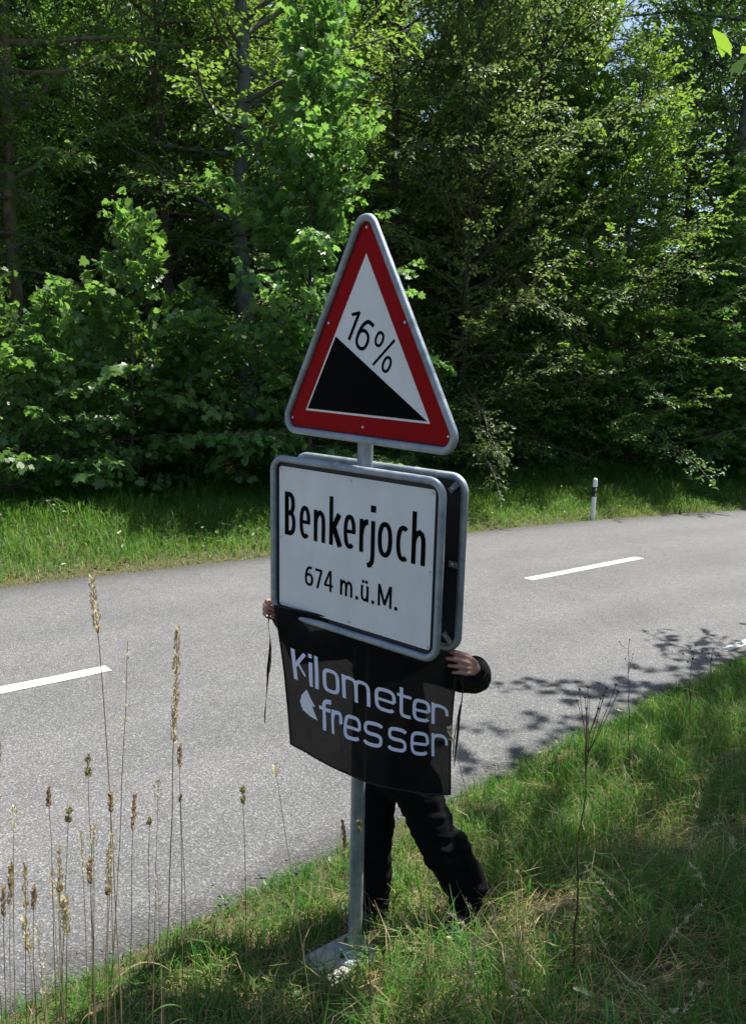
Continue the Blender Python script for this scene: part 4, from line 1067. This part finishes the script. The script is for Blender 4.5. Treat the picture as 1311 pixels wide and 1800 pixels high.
# jacket
jk = MB()
capsule(jk, CHEST + UP * .02, .165, NECK + UP * -.10, .12, (nR, .74)); capsule(jk, PEL + UP * .02, .172, CHEST, .17, (nR, .78))
capsule(jk, NECK + UP * -.07, .075, NECK + UP * -.015, .068)
for sh, el, hw in ((SH_L, EL_L, HW_L), (SH_R, EL_R, HW_R)):
    capsule(jk, CHEST + UP * .09, .10, sh, .078); capsule(jk, sh, .078, el, .064); capsule(jk, el, .066, el + (hw - el) * .5, .058); capsule(jk, el + (hw - el) * .5, .056, el + (hw - el) * .86, .046)
link_mesh('jacket', fuse(jk, .0085, 2, .009, 11, 1.5), MAT['jacket'], person)
for sh, el, hw in ((SH_L, EL_L, HW_L), (SH_R, EL_R, HW_R)):
    a_ = el + (hw - el) * .74; t_ = (hw - el).normalized(); mb = MB(); mb.lathe(a_, t_, [(.046, 0), (.052, .006), (.053, .03), (.049, .045), (.040, .046), (.038, .03)], 18); mb.build('cuff', MAT['jacket'], person, True)
# trousers, loose and creased
ts = MB()
capsule(ts, PEL + UP * .03, .15, PEL + UP * -.03, .152, (nR, .82))
for hp, kn, an in ((HIP_L, KN_L, LA), (HIP_R, KN_R, RA)):
    capsule(ts, PEL + UP * -.02, .125, hp + UP * -.02, .108); capsule(ts, hp + UP * -.02, .108, kn, .087); capsule(ts, kn, .086, an + UP * .16, .080); capsule(ts, an + UP * .16, .080, an + UP * .085, .074)
capsule(ts, KN_L + Vector((-.055, .0, .24)), .05, KN_L + Vector((-.05, 0, .14)), .048); capsule(ts, KN_R + Vector((.07, -.01, .06)), .040, RA + Vector((.045, -.03, .22)), .05)
link_mesh('trousers', fuse(ts, .0085, 2, .011, 10, 2.2), MAT['trousers'], person)
for an, tw in ((LA, -.1), (RA, .35)):
    fd = (nR + dR * tw).normalized(); sd = fd.cross(UP)
    sb = MB(); capsule(sb, an - fd * .045 + UP * .052, .042, an + fd * .06 + UP * .048, .040, (UP, .95)); capsule(sb, an + fd * .06 + UP * .044, .042, an + fd * .135 + UP * .038, .036, (UP, .8)); capsule(sb, an + UP * .06, .046, an + UP * .10, .048)
    so_ = link_mesh('shoe', fuse(sb, .007, 1), MAT['shoe'], person)
    sb = MB(); capsule(sb, an - fd * .05 + UP * .016, .046, an + fd * .14 + UP * .016, .046, (UP, .38)); link_mesh('sole', fuse(sb, .006, 1), MAT['sole'], so_)

# ------------------------------------------------------------------ delineator post on the far verge
DX, DY = 4.86, 17.17
dz = gz(DX, DY)
dl = tag(empty('delineator_post', (DX, DY, dz)), 'white roadside delineator post with a black band on the far verge', 'delineator')
fx = Vector((.78, .62, 0)); fy = Vector((-.62, .78, 0)); DP = Vector((DX, DY, dz))
def dsec(z_, s_=1.0):
    return [DP + UP * z_ + fx * (.060 * math.cos(t) * s_) + fy * (.046 * math.sin(t) * s_) for t in [2 * math.pi * i / 20 for i in range(20)]]
def dsolid(name, lv, mat, par):
    mb = MB(); vs = [p for z_, s_ in lv for p in dsec(z_, s_)]; fs = [(i * 20 + j, i * 20 + (j + 1) % 20, (i + 1) * 20 + (j + 1) % 20, (i + 1) * 20 + j) for i in range(len(lv) - 1) for j in range(20)]
    fs += [tuple(reversed(range(20))), tuple((len(lv) - 1) * 20 + j for j in range(20))]; mb.add(vs, fs); return mb.build(name, mat, par, True, 50)
dsolid('post_body', [(-.1, 1), (.82, 1), (.87, .93), (.895, .75), (.908, .5), (.912, .15)], MAT['post_white'], dl)
bnd = dsolid('black_band', [(.50, 1.02), (.50, 1.03), (.72, 1.03), (.72, 1.02)], MAT['post_black'], dl)
for s_, z_ in ((-1, .665), (-1, .545)):
    mb = MB(); mb.box(DP + UP * z_ + fy * (s_ * .0475) - fx * .012, (.018, .0015, .028), (fx, fy, UP)); mb.build('reflector', MAT['reflector'], bnd)

# ------------------------------------------------------------------ tall grass stalks and dried plants on the bank
CAMP = Vector((0, 0, EYE))
def at(px, py, Y):
    u, v = px - 655.5, py - 900.0; u, v = cr * u + sr * v, -sr * u + cr * v
    d_ = Vector((u, FPX * math.cos(PITCH) - v * math.sin(PITCH), -FPX * math.sin(PITCH) - v * math.cos(PITCH)))
    return CAMP + d_ * (Y / d_.y)

def stem_curve(p0, p1, bend, n=9):
    p0, p1 = Vector(p0), Vector(p1); d_ = p1 - p0; sd = d_.cross(Vector((0, 1, 0))).normalized(); out = []
    for i in range(n + 1):
        t = i / n; out.append(p0 + d_ * t + sd * bend * 4 * t * (1 - t) * .5 + sd * bend * .6 * t * t + Vector((random.gauss(0, .0015), random.gauss(0, .0015), 0)))
    return out

def flat_attr(me, g_, lo=0.0, hi=1.0):
    a = me.attributes.new('rnd', 'FLOAT', 'POINT'); n_ = len(me.vertices); k_ = max(1, n_ // 12)
    a.data.foreach_set('value', np.repeat(g_.uniform(lo, hi, k_ + 1), 12)[:n_].astype(np.float32) if n_ >= 12 else g_.uniform(lo, hi, n_).astype(np.float32))

def spikelets(pts, n_, spread, size, g_, up=.8, lump=1):
    """many small pointed husks round the top of a stem"""
    P = np.array([p[:] for p in pts]); s = np.linspace(0, 1, len(P)); q = g_.uniform(0, 1, n_)
    if lump > 1: q = np.clip((np.floor(q * lump) + .5 + g_.normal(0, .17, n_)) / lump, 0, 1)
    c = np.stack([np.interp(q, s, P[:, i]) for i in range(3)], 1); az = g_.uniform(0, 6.28, n_)
    t = norm(P[-1] - P[0]); o_ = np.stack([np.cos(az), np.sin(az), np.zeros(n_)], 1); w = spread * np.sin(np.pi * np.clip(q * .85 + .12, 0, 1)) ** .6
    pos = c + o_ * (w * g_.uniform(.15, 1, n_))[:, None]
    ax = norm(t[None] * up + o_ * .5 + g_.normal(0, .15, (n_, 3))); Tm = np.array([(0, 0, 0), (.4, .2, .1), (1, 0, 0), (.4, -.2, .1)])
    return leaves(pos, ax, o_ + g_.normal(0, .3, (n_, 3)), size * g_.uniform(.7, 1.3, n_), Tm, np.array([(0, 3, 2, 1)]), np.clip(g_.normal(.5, .22, n_), 0, 1))

def stalk(px, top, base_px, Y, kind, hl, label=None, bend=.02, name='grass_stalk'):
    """a stem from the bank up to picture point (px, top); hl = length of its head in metres"""
    g_ = np.random.default_rng(int(px * 7 + top))
    tip = at(px, top, Y); b = at(base_px, 1790, Y - .04); bx, by = b.x, b.y
    base = Vector((bx, by, gz(bx, by) - .02))
    root = empty(name, tuple(base)); L_ = (tip - base).length
    cv = stem_curve(base, tip, bend)
    green = kind in ('dark', 'green')
    rs_ = 1.35 if kind == 'pale' else 1.0
    mb = MB(); mb.tube(cv, [(.0021 - .0012 * i / 9) * rs_ for i in range(10)], 5)
    st = mb.build('stem', MAT['stalk_dark'] if green or kind == 'brown' else MAT['stalk'], root, True, 80); flat_attr(st.data, g_)
    k0 = max(0, min(8, int(9 * (1 - hl / L_)))); f = 9 * (1 - hl / L_) - k0; hs_ = [cv[k0] + (cv[k0 + 1] - cv[k0]) * f] + cv[k0 + 1:]
    par = dict(pale=(150, .0075, .017, 1.2, 1), wisp=(38, .011, .013, 1.0, 5), brown=(110, .0040, .012, 1.2, 1), green=(150, .0062, .011, 1.0, 2), dark=(40, .003, .012, 1.1, 1), foxtail=(190, .0050, .011, 1.1, 1))[kind]
    if kind in ('pale', 'wisp') and hl > .3: par = (par[0] * 2, *par[1:])
    v_, f_, a_ = spikelets(hs_, *par[:1], par[1], par[2], g_, par[3], par[4])
    hd = link_mesh('seed_head', np_mesh('seed_head', v_, f_, False, {'rnd': a_}), MAT[{'pale': 'head_pale', 'wisp': 'head_pale', 'brown': 'head_brown', 'foxtail': 'head_brown', 'green': 'head_green', 'dark': 'head_green'}[kind]], root); hd['kind'] = 'stuff'
    if L_ > .5:        # one narrow leaf along the stem
        k1 = random.choice((2, 3, 4)); p = cv[k1]; sd = Vector((random.uniform(-1, 1), random.uniform(-.5, .5), 0)).normalized(); ln_ = random.uniform(.10, .24); rows = []
        for i in range(6):
            t = i / 5; q = p + sd * ln_ * t * .7 + UP * ln_ * (t * .75 - t * t * .75); ww = .0030 * (1 - t) ** .7 + .0003; rows += [q - Vector((0, 1, .4)) * ww, q + Vector((0, 1, .4)) * ww]
        mb = MB(); mb.add(rows, [(2 * i, 2 * i + 1, 2 * i + 3, 2 * i + 2) for i in range(5)]); lf = mb.build('leaf_blade', MAT['grass'] if green else MAT['stalk'], root); flat_attr(lf.data, g_, .1, .5)
    tag(root, label or 'thin dry grass stalk with a small seed head standing in the lower left corner', 'grass stalk', 'grass stalks in the lower left corner')
    return root

ST = [
 (150, 1016, 190, 2.15, 'pale', .17, 'tallest pale feathery grass stalk, its tip reaching above the left lane dash'),
 (215, 1126, 160, 2.10, 'wisp', .30, 'pale feathery stalk leaning right, its tip over the end of the left lane dash'),
 (311, 1108, 288, 2.20, 'pale', .36, 'straight golden grass stalk with the longest feathery plume, nearest the flag'),
 (14, 1300, -10, 2.0, 'pale', .20, 'pale feathery stalk cut by the left edge of the picture'),
 (154, 1325, 150, 2.05, 'green', .08, 'green lumpy seed head just right of the tallest stalk'),
 (306, 1312, 330, 2.18, 'brown', .07, 'drooping brown seed head on the long golden stalk\'s right side'),
 (78, 1390, 82, 1.95, 'brown', .05, None), (110, 1420, 70, 1.95, 'green', .05, None), (199, 1395, 205, 2.0, 'brown', .06, None),
 (237, 1398, 215, 2.0, 'brown', .11, 'brown slender seed head midway between tallest stalk and golden plume'),
 (115, 1490, 118, 1.9, 'foxtail', .13, 'thick tan spike of seeds low in the left grass clump'),
 (200, 1488, 185, 1.9, 'foxtail', .15, 'largest tan spike of seeds in the left grass clump'),
 (163, 1510, 160, 1.92, 'brown', .08, None), (37, 1522, 20, 1.88, 'foxtail', .12, 'tan spike of seeds standing closest to the lower left edge'),
 (22, 1560, 8, 1.86, 'brown', .09, None), (80, 1560, 88, 1.9, 'brown', .07, None), (138, 1465, 150, 2.0, 'wisp', .12, None), (245, 1440, 232, 2.05, 'dark', .02, None),
 (278, 1375, 250, 2.15, 'wisp', .06, None), (320, 1400, 322, 2.2, 'dark', .02, None), (180, 1440, 190, 2.0, 'wisp', .14, None), (40, 1418, 12, 1.95, 'wisp', .08, None),
 (105, 1530, 95, 1.9, 'wisp', .12, None), (70, 1680, 70, 1.85, 'wisp', .12, None), (265, 1530, 268, 2.1, 'wisp', .14, None), (8, 1640, 2, 1.85, 'wisp', .1, None), (212, 1465, 200, 2.0, 'wisp', .1, None),
]
for a in ST: stalk(a[0], a[1], a[2] + random.uniform(-22, 22), a[3], a[4], a[5], a[6], random.uniform(-.05, .05))
for i in range(6):
    px = random.triangular(-10, 345, 90); tp = random.uniform(1420, 1740)
    stalk(px, tp, px + random.uniform(-70, 60), random.uniform(1.8, 2.25), random.choice(('wisp', 'wisp', 'pale', 'pale', 'brown')), random.uniform(.05, .14), None, random.uniform(-.08, .08))
for px, py, bp, Y, kd, hl, lb in ((422, 1382, 432, 2.28, 'green', .07, 'lone stalk with a dark green seed head left of the sign pole'),
                              (480, 1345, 565, 2.30, 'wisp', .05, 'thin leaning stalk with pale oat husks below the left strap'),
                              (597, 1445, 640, 2.35, 'foxtail', .10, 'stalk with a brown furry spike directly in front of the sign pole'),
                              (622, 1440, 655, 2.38, 'green', .06, 'thin stalk with green seed head overlapping the sign pole'),
                              (780, 1282, 905, 2.42, 'wisp', .06, 'thin stalk leaning left across the lower right corner of the flag'),
                              (742, 1530, 930, 2.05, 'wisp', .10, 'bent dry stalk crossing the right trouser leg')):
    stalk(px, py, bp, Y, kd, hl, lb, random.uniform(-.04, .01))
# long dry stems lying and leaning over the right of the bank
DS = 'dry stems leaning across the right bank'
for i in range(46):
    Y = random.uniform(1.75, 3.2); bx = random.uniform(.0, Y * .55); by = Y
    if math.hypot(bx - .2, by - 3.1) < .35: continue
    base = Vector((bx, by, gz(bx, by))); L_ = random.uniform(.22, .62); az = random.uniform(0, 6.28); el = R(random.uniform(18, 75))
    tip = base + Vector((math.cos(az) * math.cos(el), math.sin(az) * math.cos(el) * .6, math.sin(el))) * L_
    tip.z = max(tip.z, gz(tip.x, tip.y) + .03)
    g_ = np.random.default_rng(900 + i); root = empty('dry_stem', tuple(base)); cv = stem_curve(base, tip, random.uniform(-.06, .06))
    mb = MB(); mb.tube(cv, [.0017 - .0011 * j / 9 for j in range(10)], 4); st = mb.build('stem', MAT['stalk'], root, True, 80); flat_attr(st.data, g_, .3, 1)
    if i % 2 == 0:
        v_, f_, a_ = spikelets(cv[6:], 45, .008, .012, g_, .9, 3); link_mesh('seed_head', np_mesh('seed_head', v_, f_, False, {'rnd': a_}), MAT['head_pale'], root)['kind'] = 'stuff'
    tag(root, 'long pale dry grass stem leaning over the shaded right bank', 'grass stem', DS)

# the dead flower stem with dark heads, right of the person
def dead_plant(px0, py0, px1, py1, Y, heads, hs, label, r0=.0045):
    tip = at(px1, py1, Y); b = at(px0, py0, Y - .1); base = Vector((b.x, b.y, gz(b.x, b.y) - .02))
    root = tag(empty('dried_plant', tuple(base)), label, 'dried plant', 'dried plants on the near bank')
    cv = stem_curve(base, tip, .035, 12); cv = [p + Vector((random.gauss(0, .004), 0, 0)) for p in cv]
    mb = MB(); mb.tube(cv, [r0 - (r0 - .0016) * i / 12 for i in range(13)], 6); mb.build('stem', MAT['dead_plant'], root, True, 80)
    for (hx, hy) in heads:
        hp = at(hx, hy, Y + random.uniform(-.04, .04)); j = random.choice((10, 11, 12)); mb = MB(); md_ = (cv[j] + hp) / 2 + Vector((0, 0, -.02)); mb.tube([cv[j], md_ * .6 + cv[j] * .4, md_ * .5 + hp * .5, hp], [.0016, .0014, .0012, .0011], 4); br = mb.build('branchlet', MAT['dead_plant'], root)
        mb = MB(); mb.lathe(hp - UP * hs * .4, UP, [(hs * .25, 0), (hs * .55, hs * .4), (hs * .5, hs * .8), (hs * .2, hs * 1.05)], 8)
        for k_ in range(9):
            a = k_ * .7; e_ = hp + Vector((math.cos(a) * hs * 1.0, math.sin(a) * hs * 1.0, hs * random.uniform(.1, .9))); mb.tube([hp + UP * hs * .1, e_], [hs * .14, hs * .03], 3)
        mb.build('seed_head', MAT['dead_head'], br)
dead_plant(1010, 1672, 1047, 1290, 2.75, [(1018, 1212), (1033, 1208), (1014, 1232), (1028, 1226), (1036, 1224), (1055, 1228), (1051, 1246), (1066, 1210), (1082, 1204), (1086, 1216), (1030, 1246), (1060, 1222)], .0085, 'tall dead brown stem with a cluster of dark star-shaped seed heads')
dead_plant(1128, 1262, 1110, 1140, 4.6, [(1088, 1128), (1106, 1124), (1112, 1150), (1098, 1158), (1120, 1172)], .007, 'thin dried weed at the road edge between two dark seed plants', .003)
dead_plant(1225, 1200, 1222, 1145, 5.6, [(1200, 1150), (1212, 1140), (1222, 1134), (1234, 1146), (1240, 1156), (1208, 1164), (1230, 1168), (1216, 1158)], .012, 'bushy dark dried weed on the road edge near the right side of the picture', .004)
dead_plant(1262, 1190, 1256, 1140, 5.7, [(1250, 1160), (1262, 1152), (1254, 1140), (1266, 1168)], .009, 'small dried weed right of the bushy one at the road edge', .003)

# broad blades of coarse grass in the foreground
def coarse(px, py, Y, n_, L_, w, label):
    b = at(px, py, Y); base = Vector((b.x, b.y, gz(b.x, b.y) - .01)); root = tag(empty('grass_tuft', tuple(base)), label, 'grass tuft', 'coarse grass tufts on the near bank'); g_ = np.random.default_rng(int(px))
    for i in range(n_):
        az = random.uniform(0, 6.28); el = R(random.uniform(48, 82)); ln_ = L_ * random.uniform(.6, 1.1); d_ = Vector((math.cos(az) * math.cos(el), math.sin(az) * math.cos(el), math.sin(el))); sd = d_.cross(UP).normalized(); rows = []
        for j in range(8):
            t = j / 7; q = base + d_ * ln_ * t + Vector((math.cos(az), math.sin(az), -.55)) * ln_ * .35 * t * t; ww = w * (1 - t ** 2) * .5 + .0004; rows += [q - sd * ww - UP * ww * .3, q + UP * 0, q + sd * ww - UP * ww * .3]
        mb = MB(); fs_ = []
        for j in range(7): fs_ += [(3 * j, 3 * j + 1, 3 * j + 4, 3 * j + 3), (3 * j + 1, 3 * j + 2, 3 * j + 5, 3 * j + 4)]
        mb.add(rows, fs_); o = mb.build('blade', MAT['grass'], root, True, 80); flat_attr(o.data, g_, .1, .45)
coarse(672, 1740, 2.45, 7, .34, .012, 'coarse green grass tuft in front of the concrete footing')
coarse(1150, 1640, 2.5, 6, .30, .014, 'broad green grass blades right of the dead brown stem')
coarse(1190, 1790, 2.05, 9, .28, .013, 'green grass tuft at the bottom edge, right side of the bank')
coarse(840, 1780, 2.15, 9, .26, .010, 'green grass tuft at the bottom edge, right of the pole base')
coarse(330, 1790, 2.3, 9, .22, .009, 'green grass tuft at the bottom edge left of the pole base')
coarse(90, 1795, 1.95, 8, .30, .010, 'green grass tuft among the tall dry stalks')

# low branch of the roadside maple that reaches into the upper right corner
root = shade_a; MW = Matrix.LocRotScale(root.location, root.rotation_euler, root.scale).inverted()
p1 = at(1255, 80, 4.35); p0 = Vector((5.0, 3.8, p1.z + .55)); g_ = np.random.default_rng(77)
cv = [p0 + (p1 - p0) * t + UP * (.28 * math.sin(math.pi * t)) for t in [i / 12 for i in range(13)]]
mb = MB(); mb.tube(cv, [.028 - .025 * i / 12 for i in range(13)], 6); o = mb.build('low_branch', MAT['bark'], None, True, 80); o.parent = root; o.matrix_parent_inverse = MW
n = 44; tq = g_.uniform(.66, 1.0, n); P = np.array([q[:] for q in cv]); pos = np.stack([np.interp(tq, np.linspace(0, 1, 13), P[:, i]) for i in range(3)], 1) + g_.normal(0, .07, (n, 3)); pos[:, 2] -= .05
az = g_.uniform(0, 6.28, n); v_, f_, a_ = leaves(pos, np.stack([np.cos(az), np.sin(az), -.5 + g_.normal(0, .3, n)], 1), np.stack([g_.normal(0, .5, n), g_.normal(0, .5, n), np.ones(n)], 1), g_.uniform(.08, .14, n), MAPLE_T, MAPLE_F, g_.uniform(.2, 1, n))
o = link_mesh('low_branch_leaves', np_mesh('low_branch_leaves', v_, f_, False, {'rnd': a_}), MAT['leaf_bright']); o.parent = root; o.matrix_parent_inverse = MW; o['kind'] = 'stuff'
